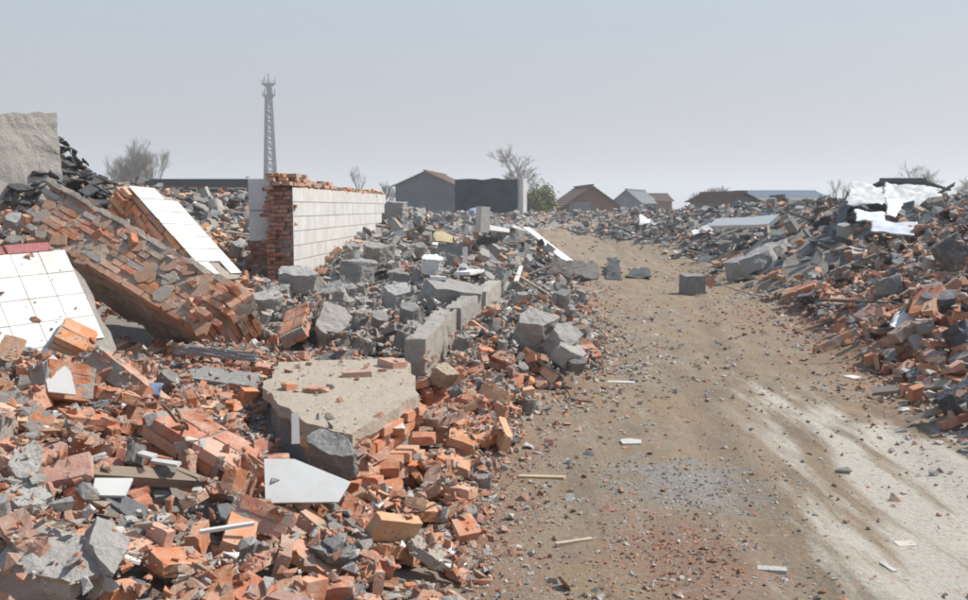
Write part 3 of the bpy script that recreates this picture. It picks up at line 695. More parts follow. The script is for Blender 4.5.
def clump(px, py, nb, label, yaw, cols=bcol, tiltj=.1, mort=(.36, .33, .3), seed=0, name='brick_clump', sink=.03):
    """a few bricks still mortared together: nb = bricks along x, y, z"""
    a, b, c = nb[0] * .125, nb[1] * .0625, nb[2] * .032
    p = hit(px, py, NEAR.z); R = NEAR if p.y < 16.5 and abs(p.x) < 9.3 else FARR
    q = drop(R, p.x, p.y, (a, b, c), math.radians(yaw), tiltj, sink, force=True); m = rot_m(q[1], q[0])
    t = empty(name, None, label, 'brick clump', None, m); r = random.Random(seed)
    sh = rough_to(boxs(a * .95, b * .92, c * .84), .06, .008, 9, seed); child('mortar', shape_mesh('mortar', sh, MAT['mortar'], mort), t, m)
    for k in range(nb[2]):
        for j in range(nb[1]):
            for i in range(nb[0]):
                sft = .06 if k % 2 else -.0
                cm = m @ Matrix.Translation((-a + .125 + i * .25 + sft * (1 if nb[0] > 1 else .2), -b + .0625 + j * .125, -c + .032 + k * .064)) @ Matrix.Rotation(r.uniform(-.05, .05), 4, 'Z')
                child('brick', BRICK_ME[r.choice(BRICK_FULL + [3, 13])], t, cm, cols(r))
    return t
GREY = (.33, .315, .295); PALE = (.42, .40, .37); DARK = (.14, .14, .14)
# near left heap
clump(196, 448, (2, 2, 2), 'large clump of mortared orange bricks with grey broken end, in front of floor slab', -28, seed=3)
clump(60, 402, (1, 2, 3), 'tilted clump of bricks with grey mortar, white tile on its face', 40, seed=8, tiltj=.3)
clump(22, 398, (2, 1, 1), 'pair of long orange bricks lying end to end on the heap edge', -35, seed=9)
clump(118, 372, (2, 1, 2), 'brown brick clump with mortar, lying aslant below the hollow', -25, seed=14, cols=dusty)
clump(70, 352, (1, 2, 2), 'orange brick clump at the foot of the leaning tiled slab', 20, seed=15)
hero(35, 592, 'concrete_chunk', 'broad pale grey concrete chunk with a smooth dusty top at heap foot', 'concrete chunk', 'chunk', (.34, .3, .12), 10, col=PALE, var=1)
hero(92, 555, 'concrete_chunk', 'rough honeycombed grey concrete lump beside a sharp brick wedge', 'concrete chunk', 'chunk', (.26, .15, .15), -55, col=GREY, var=3)
hero(38, 552, 'brick_wedge', 'wedge shaped broken orange brick with a grey mortared side', 'brick', 'brick', (.28, .14, .1), -50, col=(.46, .25, .17), var=4, pose='edge')
hero(27, 472, 'stone_plate', 'pale grey flat rectangular stone standing aslant in the bricks', 'stone', 'chunk', (.2, .12, .04), 100, col=PALE, var=0, jit=.3)
hero(28, 506, 'stone_plate', 'pale grey flat stone lying over dark gaps beside honeycombed lump', 'stone', 'chunk', (.2, .15, .04), 140, col=PALE, var=4, jit=.2)
hero(60, 538, 'stone_plate', 'thin grey concrete sheet bridging two bricks near the heap foot', 'stone', 'chunk', (.26, .16, .03), 15, col=GREY, var=8)
hero(340, 565, 'slate_slab', 'flat dark grey slate slab lying low at the heap edge', 'slab', 'chunk', (.27, .14, .035), -15, col=(.17, .17, .17), var=0)
hero(425, 578, 'concrete_chunk', 'flat beige concrete piece next to white foam scraps', 'concrete chunk', 'chunk', (.26, .14, .05), -8, col=(.36, .32, .27), var=4)
hero(215, 362, 'concrete_plank', 'long dark grey ribbed concrete plank below the tilted brick slab', 'concrete plank', 'chunk', (.62, .2, .14), 8, col=(.26, .255, .25), var=1, shp=rough_to(prism(jag([(-.5, -.5), (.5, -.5), (.5, .5), (-.5, .5)], .12, .03, 5), 1), .12, .035, 5, 8))
hero(224, 385, 'concrete_plank', 'second grey concrete plank half buried in orange bricks', 'concrete plank', 'chunk', (.5, .16, .09), 5, col=(.30, .29, .28), var=1, shp=rough_to(prism(jag([(-.5, -.5), (.5, -.5), (.5, .5), (-.5, .5)], .12, .03, 6), 1), .12, .035, 5, 9))
hero(350, 490, 'brick_chunk', 'brown brick half with dark underside against the white tile piece', 'brick', 'brick', (.22, .12, .07), 15, col=(.33, .18, .13), var=5)
hero(297, 505, 'brick_chunk', 'orange brick half with green grey mortar lying before the white tile piece', 'brick', 'brick', (.18, .12, .07), -30, col=(.47, .22, .13), var=6)
hero(357, 376, 'brick', 'single whole pinkish brick lying on top of the beige floor remnant', 'brick', 'brick', (.2, .11, .053), 10, col=(.45, .27, .2), var=0)
hero(318, 392, 'brick', 'orange broken brick with mortar lying on the beige floor remnant', 'brick', 'brick', (.17, .11, .05), -25, col=(.46, .22, .13), var=4)
hero(460, 452, 'brick', 'bright orange weathered brick lump beside a pale mortar lump by the track', 'brick', 'brick', (.22, .15, .08), 12, col=(.55, .22, .08), var=5)
hero(430, 444, 'mortar_lump', 'small yellowish mortar lump beside bright orange brick by the track', 'mortar lump', 'chunk', (.11, .09, .06), 12, col=(.48, .42, .27), var=3, mat='mortar')
hero(440, 388, 'mortar_lump', 'rounded beige mortar lump at the end of the ground beam', 'mortar lump', 'chunk', (.22, .18, .15), 12, col=(.46, .37, .27), var=3, mat='mortar')
hero(460, 396, 'stone', 'glossy dark stone with a white vein beside the beige mortar lump', 'stone', 'chunk', (.13, .11, .1), 50, col=(.18, .19, .2), var=2)
hero(335, 462, 'concrete_chunk', 'dark grey concrete block under the front edge of floor remnant', 'concrete chunk', 'chunk', (.3, .16, .2), -28, col=(.2, .2, .2), var=2)
# white tile pieces standing or lying in the heap
def tilepiece(px, py, label, poly, yaw, pitch, th=.012, col=(.62, .62, .61), name='white_tile_piece', back=0.0, lift=0.0, cat='tile piece', mat='tile', R=None, group=None, dz=0):
    p = hit(px, py, (R or NEAR).z); sh = prism(poly, th); lift += .02 if pitch > 5 else -.004; _b = np.random.default_rng(1).random((400, 2)) * .26 - .13; NEAR.bar(np.column_stack([p.x + _b[:, 0], p.y + .06 + _b[:, 1], _b[:, 0]]))
    m = Matrix.Translation((p.x, p.y, p.z + lift)) @ Matrix.Rotation(math.radians(yaw), 4, 'Z') @ Matrix.Rotation(math.radians(pitch), 4, 'X') @ Matrix.Rotation(math.radians(dz), 4, 'Z')
    o = link(name, shape_mesh(name, sh, MAT[mat], None), None, m, col); return prop(o, label, cat, group)
tilepiece(296, 500, 'large white glazed tile piece leaning on a dark block below floor slab', [(-.13, -.04), (.18, -.06), (.24, .03), (.0, .16), (-.13, .17)], 14, 48, lift=.01)
tilepiece(60, 404, 'white tile curled on mortar, stuck to the tilted brick clump', [(-.05, 0), (.07, -.03), (.06, .1), (-.01, .2), (-.06, .16)], 30, 52, lift=.04)
tilepiece(296, 452, 'narrow white tile sliver standing upright beside the dark block', [(-.02, 0), (.02, 0), (.015, .16), (-.02, .15)], 10, 70, lift=.02)
tilepiece(112, 508, 'small white plaster flake between orange bricks near heap foot', [(-.07, 0), (.05, -.02), (.08, .07), (-.06, .09)], 20, 30, lift=.03)
tilepiece(140, 465, 'thin white strip lying across grey mortar crumbs', [(-.09, 0), (.09, -.01), (.09, .02), (-.09, .03)], -32, 12, lift=.02)
tilepiece(163, 474, 'second thin white strip beside the one on mortar crumbs', [(-.06, 0), (.08, -.01), (.08, .02), (-.06, .025)], -20, 12, lift=.02)
tilepiece(228, 543, 'narrow dark and white plastic strip lying among small orange shards', [(-.1, 0), (.1, 0), (.1, .018), (-.1, .018)], 28, 8, lift=.03)
r = random.Random(5)
for k, (px, py) in enumerate(((402, 546), (412, 556), (432, 549), (440, 562), (452, 553), (461, 566), (447, 568), (468, 574), (494, 442), (487, 437))):
    s = r.uniform(.018, .035); p = hit(px, py, NEAR.z)
    sh = rough(LIB['chip'][k % 20], 1, .06, 3, k); m = Matrix.Translation((p.x, p.y, p.z + s * .3)) @ Matrix.Rotation(r.uniform(0, 6), 4, 'Z') @ Matrix.Scale(2 * s, 4)
    o = link('foam_scrap', shape_mesh('foam_scrap', sh, MAT['sheet'], None), None, m, (.8, .8, .79)); prop(o, 'small white foam scrap scattered beside the flat beige concrete piece' if k < 8 else 'white foam scrap on red crumbs at the track edge', 'foam scrap', 'white foam scraps')
# grey rubble below the tiled wall and beside the beam
hero(450, 300, 'concrete_slab', 'large thick grey concrete slab tilted beside the ground beam', 'concrete slab', 'chunk', (.8, .6, .34), 12, col=(.31, .30, .285), var=5, sink=.1, shp=rough_to(LIB['chunk'][5], .09, .02, 5, 5))
for k, (px, py, dm, lb) in enumerate([(298, 300, (.5, .36, .26), 'rounded pale grey concrete lump below the brick end of the wall'), (355, 272, (.55, .4, .32), 'broad grey concrete lump at the foot of the white tiled wall'), (395, 296, (.45, .36, .28), 'blocky grey concrete lump next to the large tilted slab'), (340, 297, (.4, .35, .3), 'bluish grey concrete lump between two larger pale lumps'),
    (375, 262, (.6, .45, .35), 'big grey rubble lump against the far end of tiled wall'), (392, 240, (.8, .55, .5), 'tallest grey rubble lump leaning on the end of the tiled wall'), (268, 300, (.45, .3, .2), 'flat grey mortar slab below the brick wall end'), (330, 320, (.5, .3, .16), 'flat grey concrete slab half covered by orange bricks below wall')]):
    hero(px, py, 'concrete_chunk', lb, 'concrete chunk', 'chunk', dm, 37 * k, col=gcol(random.Random(k), .29, .38), var=(2, 6, 3, 7, 10, 14, 1, 5)[k], sink=.06)
hero(530, 345, 'concrete_chunk', 'large rounded grey concrete boulder at the edge of the dirt track', 'concrete chunk', 'chunk', (.46, .38, .34), 20, col=(.35, .335, .31), var=3, sink=.05)
hero(558, 352, 'concrete_chunk', 'grey concrete boulder lying against the larger one by the track', 'concrete chunk', 'chunk', (.36, .32, .26), 70, col=(.33, .315, .295), var=7, sink=.05)
hero(566, 376, 'concrete_chunk', 'pale topped grey concrete lump at the toe of the grey pile', 'concrete chunk', 'chunk', (.38, .28, .18), 15, col=(.37, .355, .33), var=11, sink=.03)
hero(576, 381, 'stone', 'small dark wet looking stone at the toe of the grey pile', 'stone', 'chunk', (.2, .16, .12), 15, col=(.1, .11, .12), var=2, sink=.02)
# slab panel and other mid-distance pieces
def board(P0, P1, width, th, label, name, cat, col, mat='wood', roll=0, group=None, jag_amp=0.0, seed=0):
    P0, P1 = V3(P0), V3(P1); d = P1 - P0; L = d.length; d.normalize(); s = d.cross(Z).normalized(); n = s.cross(d); q = Matrix.Rotation(math.radians(roll), 3, d); s, n = q @ s, q @ n
    poly = [(0, -width / 2), (L, -width / 2), (L, width / 2), (0, width / 2)]
    if jag_amp: poly = jag(poly, max(.1, L / 6), jag_amp, seed)
    o = link(name, shape_mesh(name, prism(poly, th), MAT[mat], None), None, frame_m(P0, d, n.cross(d), n), col); return prop(o, label, cat, group)
def on(px, py, dz=.03, R=None):
    p = hit(px, py, NEAR.z); 
    if p.y > 16 or abs(p.x) > 9.3: p = hit(px, py, lambda x, y: np.where((y > 16.2), FARR.z(x, y), NEAR.z(x, y)))
    return p + Vector((0, 0, dz))
board(at(437, 267, 17.5), at(462, 268, 17.5), .85, .1, 'dark grey wall panel standing on edge in the brown rubble', 'concrete_slab', 'concrete slab', (.2, .22, .22), 'concrete', roll=78)
board(at(465, 271, 17.4), at(465, 248, 17.6), .1, .06, 'pale strip making the light end of the dark grey panel', 'post', 'post', (.5, .47, .43), 'concrete')  # separate pale piece that forms the panel's light end
board(on(526, 238, .3), on(572, 267, .05), .22, .05, 'long bent white board sliding down the heap to the track', 'white_board', 'board', (.78, .78, .77), 'sheet', jag_amp=.02, seed=2)
board(on(481, 236, .12), on(503, 237, .12), .35, .1, 'white slab lying flat on the crest of the grey heap', 'white_slab', 'slab', (.75, .75, .74), 'sheet')
_q = on(486, 234); board(_q, _q + Vector((.03, .02, .5)), .2, .2, 'short pale post standing beside the flat white slab', 'post', 'post', (.55, .53, .5), 'concrete')
board(on(508, 231, .1), on(525, 237, .1), .25, .08, 'small white board lying above the long bent one', 'white_board', 'board', (.74, .74, .74), 'sheet')
board(on(516, 286, .05), on(521, 270, .05), .07, .03, 'thin white slat sticking up from the brown rubble', 'wood_strip', 'wood strip', (.7, .66, .6), 'wood')
board(on(462, 280, .06), on(478, 277, .08), .2, .04, 'white plaster sheet lying behind the large tilted slab', 'plaster_sheet', 'plaster', (.72, .71, .69), 'sheet')
board(on(430, 284, .06), on(446, 285, .06), .12, .04, 'thin white plaster strip lying on grey rubble', 'plaster_sheet', 'plaster', (.72, .71, .69), 'sheet')
hero(432, 265, 'bucket_lid', 'crumpled white plastic bag beside the dark grey panel', 'plastic bag', 'chunk', (.35, .3, .25), 0, col=(.75, .75, .74), mat='sheet', var=2)
bpy.data.objects['bucket_lid'].name = 'plastic_bag'
hero(512, 262, 'concrete_chunk', 'dark grey concrete lump with a pinkish face below white board', 'concrete chunk', 'chunk', (.9, .6, .5), 30, col=(.22, .21, .21), var=6, sink=.1)
# crumpled cloth and sheets: a folded grid laid over the heap
def sheet(name, label, cat, corners, col, seed, amp=.05, thick=.012, n=(22, 16), mat='sheet', freq=2.5, rip=.0):
    a, b, c, d = [V3(p) for p in corners]; V = []; r = random.Random(seed)
    for j in range(n[1] + 1):
        for i in range(n[0] + 1):
            s, t = i / n[0], j / n[1]; p = a.lerp(b, s).lerp(d.lerp(c, s), t)
            q = n3(p, freq, seed); q2 = n3(p, freq * 2.6, seed + 3); p = p + Vector((q.x * .6, q.y * .6, q.z)) * amp + q2 * amp * .4
            if i in (0, n[0]) or j in (0, n[1]): p += q2 * rip
            V.append(p)
    W = n[0] + 1; Fc = [(j * W + i, j * W + i + 1, (j + 1) * W + i + 1, (j + 1) * W + i) for j in range(n[1]) for i in range(n[0])]
    base = sum(V, Vector()) / len(V); me = shape_mesh(name, (np.array([(p - base)[:] for p in V]), Fc), MAT[mat], None, True)
    o = link(name, me, None, Matrix.Translation(base), col); md = o.modifiers.new('thickness', 'SOLIDIFY'); md.thickness = thick
    return prop(o, label, cat)
def spread(c4, dy=.5, lift=.1):
    """corners as the photograph shows them, lying on the heap where the middle of the patch meets it"""
    cx_, cy_ = sum(c[0] for c in c4) / 4, sum(c[1] for c in c4) / 4; Y0 = on(cx_, cy_, 0).y
    return [at(c[0], c[1], Y0 - dy if k < 2 else Y0 + dy) + Vector((0, 0, lift)) for k, c in enumerate(c4)]
sheet('blue_cloth', 'crumpled grey blue cloth bundle on the heap in front of roofless dark wall', 'cloth', [at(462, 221, 38), at(483, 221, 38), at(482, 208, 39.2), at(470, 209, 39.2)], (.22, .26, .36), 3, .14, .03)
sheet('white_tarpaulin', 'large white sheet draped over the top of the heap across the track', 'tarpaulin', [at(846, 203, 20.5), at(884, 205, 20.3), at(886, 186, 23.2), at(853, 183, 23.4)], (.56, .56, .55), 5, .1, .01, (40, 26))
sheet('white_tarpaulin', 'larger half of the white sheet, hanging in a fold over rubble', 'tarpaulin', [at(886, 206, 20.2), at(938, 202, 20.4), at(944, 188, 23), at(884, 184, 23.2)], (.56, .56, .55), 8, .12, .01, (44, 26))
sheet('white_tarpaulin', 'narrow fold of white sheet hanging down to the pale blue sheet', 'tarpaulin', [at(886, 216, 19.6), at(896, 217, 19.6), at(904, 198, 20.6), at(886, 198, 20.6)], (.74, .74, .75), 9, .08, .02, (10, 14))
sheet('pale_sheet', 'flat pale blue grey sheet lying below the white tarpaulin', 'sheet', [at(872, 232, 16.2), at(914, 234, 16.0), at(918, 221, 17), at(872, 222, 17)], (.55, .58, .63), 11, .05, .02)
sheet('pale_sheet', 'small white crumpled sheet with a black edge under the tarpaulin', 'sheet', [at(856, 220, 18.0), at(884, 222, 17.8), at(886, 212, 18.8), at(856, 210, 19)], (.7, .76, .76), 12, .08, .02)
sheet('dark_mat', 'black rubbery mat crumpled at the bend of the track', 'mat', [on(606, 280), on(622, 281), on(618, 268, .28), on(608, 268, .25)], (.03, .03, .032), 13, .1, .02)
sheet('dark_mat', 'flat black mat scrap beside the crumpled one on the track', 'mat', [on(626, 278, .04), on(652, 280, .05), on(648, 272, .12), on(632, 273, .1)], (.035, .034, .035), 14, .06, .02)
sheet('dark_mat', 'long dark brown sheet of roofing felt along the track edge', 'mat', [on(548, 277, .05), on(600, 280, .05), on(596, 271, .2), on(552, 268, .2)], (.07, .06, .055), 15, .09, .02)
# across the track
board(on(714, 231, .22), on(776, 231, .22), .34, .1, 'long white beam lying along the heap across the track', 'white_beam', 'beam', (.78, .77, .74), 'sheet', roll=42, jag_amp=.03, seed=4)
hero(768, 258, 'concrete_slab', 'grey concrete slab with a dark edge lying flat above another slab', 'concrete slab', 'chunk', (1.15, .8, .26), 20, col=(.36, .34, .32), var=4, sink=.02)
hero(753, 279, 'concrete_slab', 'thick streaked grey slab lying tilted at the edge of the track', 'concrete slab', 'chunk', (1.3, .8, .36), 18, col=(.34, .335, .33), var=8, sink=.03)
hero(692, 294, 'concrete_block', 'square dark grey concrete block standing alone on the dirt track', 'concrete block', 'brick', (.42, .36, .38), 8, col=(.2, .2, .2), mat='concrete', sink=.01, shp=rough_to(boxs(.5, .5, .5, .02, 3), .2, .02, 4, 3))
hero(706, 294, 'brick', 'red brick lump lying against the lone dark concrete block', 'brick', 'brick', (.24, .16, .2), 40, col=(.48, .17, .11), var=6)
sheet('white_plate', 'torn white sheet with ragged edge on the brick heap across track', 'sheet', spread([(890, 334), (917, 338), (930, 313), (900, 315)], .16, .08), (.74, .74, .74), 21, .035, .015, (14, 12), rip=.04)
hero(948, 338, 'concrete_slab', 'dark blue grey wall panel standing in the heap behind the torn white sheet', 'concrete slab', 'chunk', (.46, .26, .3), -12, col=(.13, .14, .16), var=6, sink=.1, xy=(4.75, 9.9))
hero(908, 342, 'brick', 'pinkish grey brick lump under the torn white sheet', 'brick', 'brick', (.3, .2, .14), 12, col=(.38, .27, .23), var=5)
hero(962, 275, 'concrete_block', 'big dark upright block buried in the heap of broken brick', 'concrete block', 'chunk', (.46, .4, .5), 12, col=(.12, .11, .11), var=7, xy=(5.8, 11.4), sink=.14)
hero(893, 293, 'concrete_chunk', 'rounded slate grey lump in the middle of the brown brick heap', 'concrete chunk', 'chunk', (.42, .3, .22), 5, col=(.24, .25, .26), var=9)
hero(866, 262, 'wood_beam', 'long brown weathered timber lying aslant in the brick heap', 'timber', 'plank', (1.3, .12, .1), 10, col=(.26, .21, .17))
board(at(816, 244, 21.5), at(852, 240, 22), 1.0, .06, 'wide dark grey roof sheet lying on the heap behind bricks', 'roof_sheet', 'roof sheet', (.1, .105, .11), 'slate', roll=35, jag_amp=.05, seed=7)
board(at(858, 246, 20.5), at(880, 232, 21.5), .6, .05, 'dark grey roof sheet tilted up beside the wide one', 'roof_sheet', 'roof sheet', (.13, .135, .14), 'slate', roll=30, jag_amp=.04, seed=8)
hero(968, 438, 'dark_cloth', 'dark blue black crumpled cloth at the edge of the dirt track', 'cloth', 'chunk', (.4, .3, .16), 30, col=(.03, .035, .05), mat='sheet', var=2, xy=(3.62, 7.0))
hero(960, 385, 'dark_cloth', 'dark blue cloth bundle between bricks above the track edge', 'cloth', 'chunk', (.5, .3, .2), 60, col=(.035, .04, .055), mat='sheet', var=6, xy=(4.3, 8.4))
# pieces lying on the track
for px, py, poly, yaw, lb, cl in [(630, 443, [(-.07, -.05), (.06, -.06), (.09, .02), (.02, .07), (-.06, .05)], 10, 'pale flat stone chip lying alone on brown earth of the track', (.6, .57, .53)),
    (905, 546, [(-.05, -.03), (.05, -.03), (.055, .035), (-.045, .035)], 5, 'small cream rectangular tile piece lying on the pale wheel track', (.62, .58, .5)),
    (853, 378, [(-.08, -.05), (.06, -.06), (.07, .05), (-.05, .08)], 40, 'white plaster flake at the foot of the heap across the track', (.72, .7, .68)),
    (541, 478, [(-.14, -.015), (.14, -.02), (.15, .015), (-.13, .02)], -4, 'yellowish wood splinter lying on earth by the near heap', (.55, .43, .27)),
    (574, 543, [(-.1, -.01), (.1, -.012), (.1, .012), (-.1, .01)], 22, 'short pale wood splinter lying on the red crumbs', (.55, .45, .32)),
    (888, 569, [(-.012, -.05), (.012, -.05), (.01, .05), (-.012, .05)], 12, 'little upright white chip lying across the pale wheel track', (.65, .62, .58)),
    (772, 571, [(-.07, -.02), (.06, -.025), (.07, .02), (-.06, .025)], -6, 'pale grey slate chip lying in the reddish gravel', (.5, .48, .45)),
    (620, 383, [(-.13, -.03), (.12, -.04), (.14, .03), (-.1, .04)], -5, 'white mortar strip lying at the toe of the grey pile', (.62, .59, .55))]:
    tilepiece(px, py, lb, poly, yaw, 3, th=.018, col=cl, name='wood_splinter' if 'splinter' in lb else 'stone_chip', cat='splinter' if 'splinter' in lb else 'chip', mat='wood' if 'splinter' in lb else 'concrete', lift=.0)
# rags, cables and bent bars caught in the rubble
for px, py, w_, h_, lb, cl, sd in [(150, 395, 26, 12, 'faded blue rag caught between bricks below the hollow', (.16, .22, .34), 41), (395, 430, 16, 9, 'torn dirty white plastic film by the brick plinth edge', (.6, .59, .56), 42), (470, 330, 18, 8, 'grey sacking scrap on the grey rubble beside the ground beam', (.33, .31, .28), 43),
    (780, 236, 26, 9, 'torn dark green sheeting on the heap across the track', (.06, .08, .07), 44), (838, 300, 24, 11, 'brown sacking lying in the brick heap across the track', (.27, .21, .16), 45), (700, 232, 20, 8, 'pale crumpled plastic film behind the lone block', (.58, .58, .57), 46), (445, 240, 16, 8, 'yellowish rag on the crest of the grey heap', (.45, .36, .2), 47), (905, 262, 26, 10, 'torn grey felt hanging over bricks across the track', (.16, .16, .16), 48), (650, 222, 22, 8, 'white crumpled film on the far bend of the heap', (.66, .66, .66), 49), (860, 250, 22, 7, 'cream board scrap lying above the brown timber', (.55, .5, .42), 50)]:
    Yd = on(px, py, 0).y; sheet('rag', lb, 'rag', spread([(px - w_ / 2, py + h_ / 2), (px + w_ / 2, py + h_ / 2), (px + w_ * .4, py - h_ / 2), (px - w_ * .45, py - h_ / 2)], max(.05, Yd * .012), .03), cl, sd, .012 * Yd * .5, .004, (12, 9), freq=22 / Yd, rip=.004 * Yd)
def bar_(name, label, cat, P, rad, col, mat):
    V, Fc = [], []; P = [V3(q) for q in P]; n = 6
    for k, q in enumerate(P):
        d = (P[min(k + 1, len(P) - 1)] - P[max(k - 1, 0)]).normalized(); a_ = d.orthogonal().normalized(); b_ = d.cross(a_)
        V += [tuple(q - P[0] + a_ * (rad * math.cos(t_ * math.tau / n)) + b_ * (rad * math.sin(t_ * math.tau / n))) for t_ in range(n)]
    for k in range(len(P) - 1): Fc += [(k * n + i, k * n + (i + 1) % n, (k + 1) * n + (i + 1) % n, (k + 1) * n + i) for i in range(n)]
    Fc += [tuple(range(n))[::-1], tuple(range((len(P) - 1) * n, len(P) * n))]
    o = link(name, shape_mesh(name, (np.array(V), Fc), MAT[mat], None, True), None, Matrix.Translation(P[0]), col); prop(o, label, cat)
r = random.Random(77)
for px, py, ln, lb, mt, cl, rd in [(175, 425, .8, 'rusty bent iron bar sticking out of the orange bricks', 'wood', (.16, .08, .05), .007), (330, 330, 1.1, 'rusty iron bar curving out of grey rubble below wall', 'wood', (.15, .08, .055), .009), (475, 350, .9, 'thin rusty bar bent over by the grey boulders', 'wood', (.16, .09, .06), .008), (560, 392, .9, 'black cable lying loose at the toe of the grey pile', 'sheet', (.02, .02, .02), .007),
    (820, 330, 1.4, 'thin rusty bar lying across the brick heap edge', 'wood', (.15, .08, .06), .009), (905, 300, 1.2, 'black cable looping over bricks across the track', 'sheet', (.02, .02, .02), .009), (420, 505, .5, 'short black cable end lying among orange shards', 'sheet', (.02, .02, .02), .006), (760, 300, 1.5, 'bent grey conduit sticking out below the streaked slab', 'concrete', (.3, .3, .3), .014)]:
    p = on(px, py, .0); a0 = r.uniform(0, 6.28); Pq = []
    for k in range(10):
        t_ = k / 9; x_, y_ = p.x + math.cos(a0) * ln * (t_ - .3) + .1 * ln * math.sin(t_ * 5 + px), p.y + math.sin(a0) * ln * (t_ - .3) + .08 * ln * math.cos(t_ * 6)
        zz = float((NEAR if y_ < 16.5 else FARR).z(x_, y_)); Pq.append((x_, y_, max(zz, p.z - .1) * .4 + p.z * .6 + .02 + (.25 * ln * t_ ** 2 if 'stick' in lb or 'curv' in lb else 0)))
    bar_('iron_bar' if 'bar' in lb else ('conduit' if 'conduit' in lb else 'cable'), lb, 'iron bar' if 'bar' in lb else 'cable', Pq, rd, cl, mt)
for k, (px, py, nb, lb) in enumerate([(255, 520, (1, 1, 2), 'two bricks stacked in mortar before the white tile piece'), (440, 420, (1, 2, 1), 'pair of mortared bricks leaning by the yellowish lump'), (300, 340, (2, 2, 2), 'wide clump of dusty bricks behind the floor remnant'), (240, 330, (1, 2, 3), 'upright brick clump at the lower end of the tilted slab'),
    (840, 345, (2, 1, 2), 'long clump of mortared bricks at the track edge heap'), (930, 295, (2, 2, 2), 'square brick clump beside the slate grey lump'), (870, 320, (1, 2, 2), 'reddish brick clump by the torn white sheet'), (800, 290, (2, 2, 2), 'brown brick clump above the track edge bricks')]):
    clump(px, py, nb, lb, 47 * k, seed=90 + k, cols=bcol if k % 3 else dusty, tiltj=.15)
# ------------------------------------------------------------------ crumbs and gravel (vectorised)
def chips(n, x0, x1, y0, y1, seed, dens, smin, smax, colf, R=NEAR):
    g = np.random.default_rng(seed); x = g.uniform(x0, x1, n); y = g.uniform(y0, y1, n)
    i_, j_ = R.ij(x, y); k = (np.abs(x) < .515 * y + .8) & (g.random(n) < dens(x, y)) & (~R.no[i_, j_] | (g.random(n) < .035)); x, y = x[k], y[k]; n = len(x)
    s = smin + (smax - smin) * g.random(n) ** 3; z = R.z(x, y) + s * .12
    q = g.normal(size=(n, 4)) * np.array([1, .35, .35, 1.5]); q /= np.linalg.norm(q, axis=1, keepdims=True); w_, a, b, c = q.T
    Rm = np.stack([1 - 2 * (b * b + c * c), 2 * (a * b - c * w_), 2 * (a * c + b * w_), 2 * (a * b + c * w_), 1 - 2 * (a * a + c * c), 2 * (b * c - a * w_), 2 * (a * c - b * w_), 2 * (b * c + a * w_), 1 - 2 * (a * a + b * b)], 1).reshape(n, 3, 3)
    return x, y, z, s, Rm, colf(g, x, y, n), g.integers(0, 24, n)
def build_chips(name, parts, label, cat, mat):
    VV, FF, SS, CC, off = [], [], [], [], 0
    for x, y, z, s, Rm, c, v in parts:
        for vi in range(24):
            k = np.where(v == vi)[0]
            if not len(k): continue
            Vl, Fl = LIB['chip'][vi]; P = np.einsum('nij,vj->nvi', Rm[k] * s[k, None, None], Vl) + np.stack([x[k], y[k], z[k]], 1)[:, None]
            ff = np.array([i for f in Fl for i in f]); sz = np.array([len(f) for f in Fl]); nv = len(Vl)
            VV.append(P.reshape(-1, 3)); FF.append((ff[None] + off + nv * np.arange(len(k))[:, None]).ravel()); SS.append(np.tile(sz, len(k))); CC.append(np.repeat(c[k], nv, 0)); off += nv * len(k)
    o = link(name, mesh_np(name, np.concatenate(VV), np.concatenate(FF), np.concatenate(SS), np.concatenate(CC), mat)); return prop(o, label, cat, kind='stuff')
def c_brick(g, x, y, n):
    b = np.array([.47, .18, .09]) * g.uniform(.65, 1.2, (n, 1)); d = np.array([.42, .33, .26]); t = g.random((n, 1)) ** 2 * .8; return b * (1 - t) + d * t
def c_grey(g, x, y, n): return np.array([1, .95, .88]) * g.uniform(.28, .52, (n, 1))
def c_mix(p):
    def f(g, x, y, n):
        k = g.random(n) < (p(x, y) if callable(p) else p); c = c_grey(g, x, y, n); c[k] = c_brick(g, x, y, n)[k]; wq = g.random(n) < .02; c[wq] = (.68, .67, .64); return c
    return f
edgeL = lambda x, y: np.exp(-np.clip(x - xl(y), 0, 9) / .45)
edgeR = lambda x, y: np.exp(-np.clip(xr(y) - x, 0, 9) / .6)
LG = lambda x, y: (x < xl(y) + .1) * 1.0
RG = lambda x, y: (x > xr(y) - .1) * 1.0
road = lambda x, y: ((x > xl(y)) & (x < xr(y))) * 1.0
G = []
G.append(chips(42000, -5, .3, 2.4, 9.5, 1, LG, .012, .10, c_mix(lambda x, y: .72 - .5 * np.clip((y - 6.5) / 3, 0, 1) * np.clip((x + 3.2) / 1.2, 0, 1))))
G.append(chips(18000, -9, 1.6, 9, 16.8, 2, LG, .02, .14, c_mix(lambda x, y: .5 - .36 * np.clip((x + 3.2) / 1.2, 0, 1))))
G.append(chips(20000, 3.2, 9.2, 4.6, 16.8, 3, RG, .02, .14, c_mix(.5)))
def c_pale(g, x, y, n):
    c = np.array([.50, .44, .37]) * g.uniform(.7, 1.15, (n, 1)); k = g.random(n) < .35; c[k] = c_brick(g, x, y, n)[k]; return c
G.append(chips(42000, -4.5, .3, 2.4, 8.5, 21, LG, .006, .035, c_pale))
build_chips('rubble_crumbs', G, 'loose crumbs of brick, mortar and concrete between the larger rubble', 'rubble', MAT['concrete'])
G = []
G.append(chips(24000, -.6, 4.6, 2.5, 9.5, 4, lambda x, y: road(x, y) * (.02 + .85 * edgeL(x, y) + .5 * edgeR(x, y)), .006, .06, c_mix(.5)))
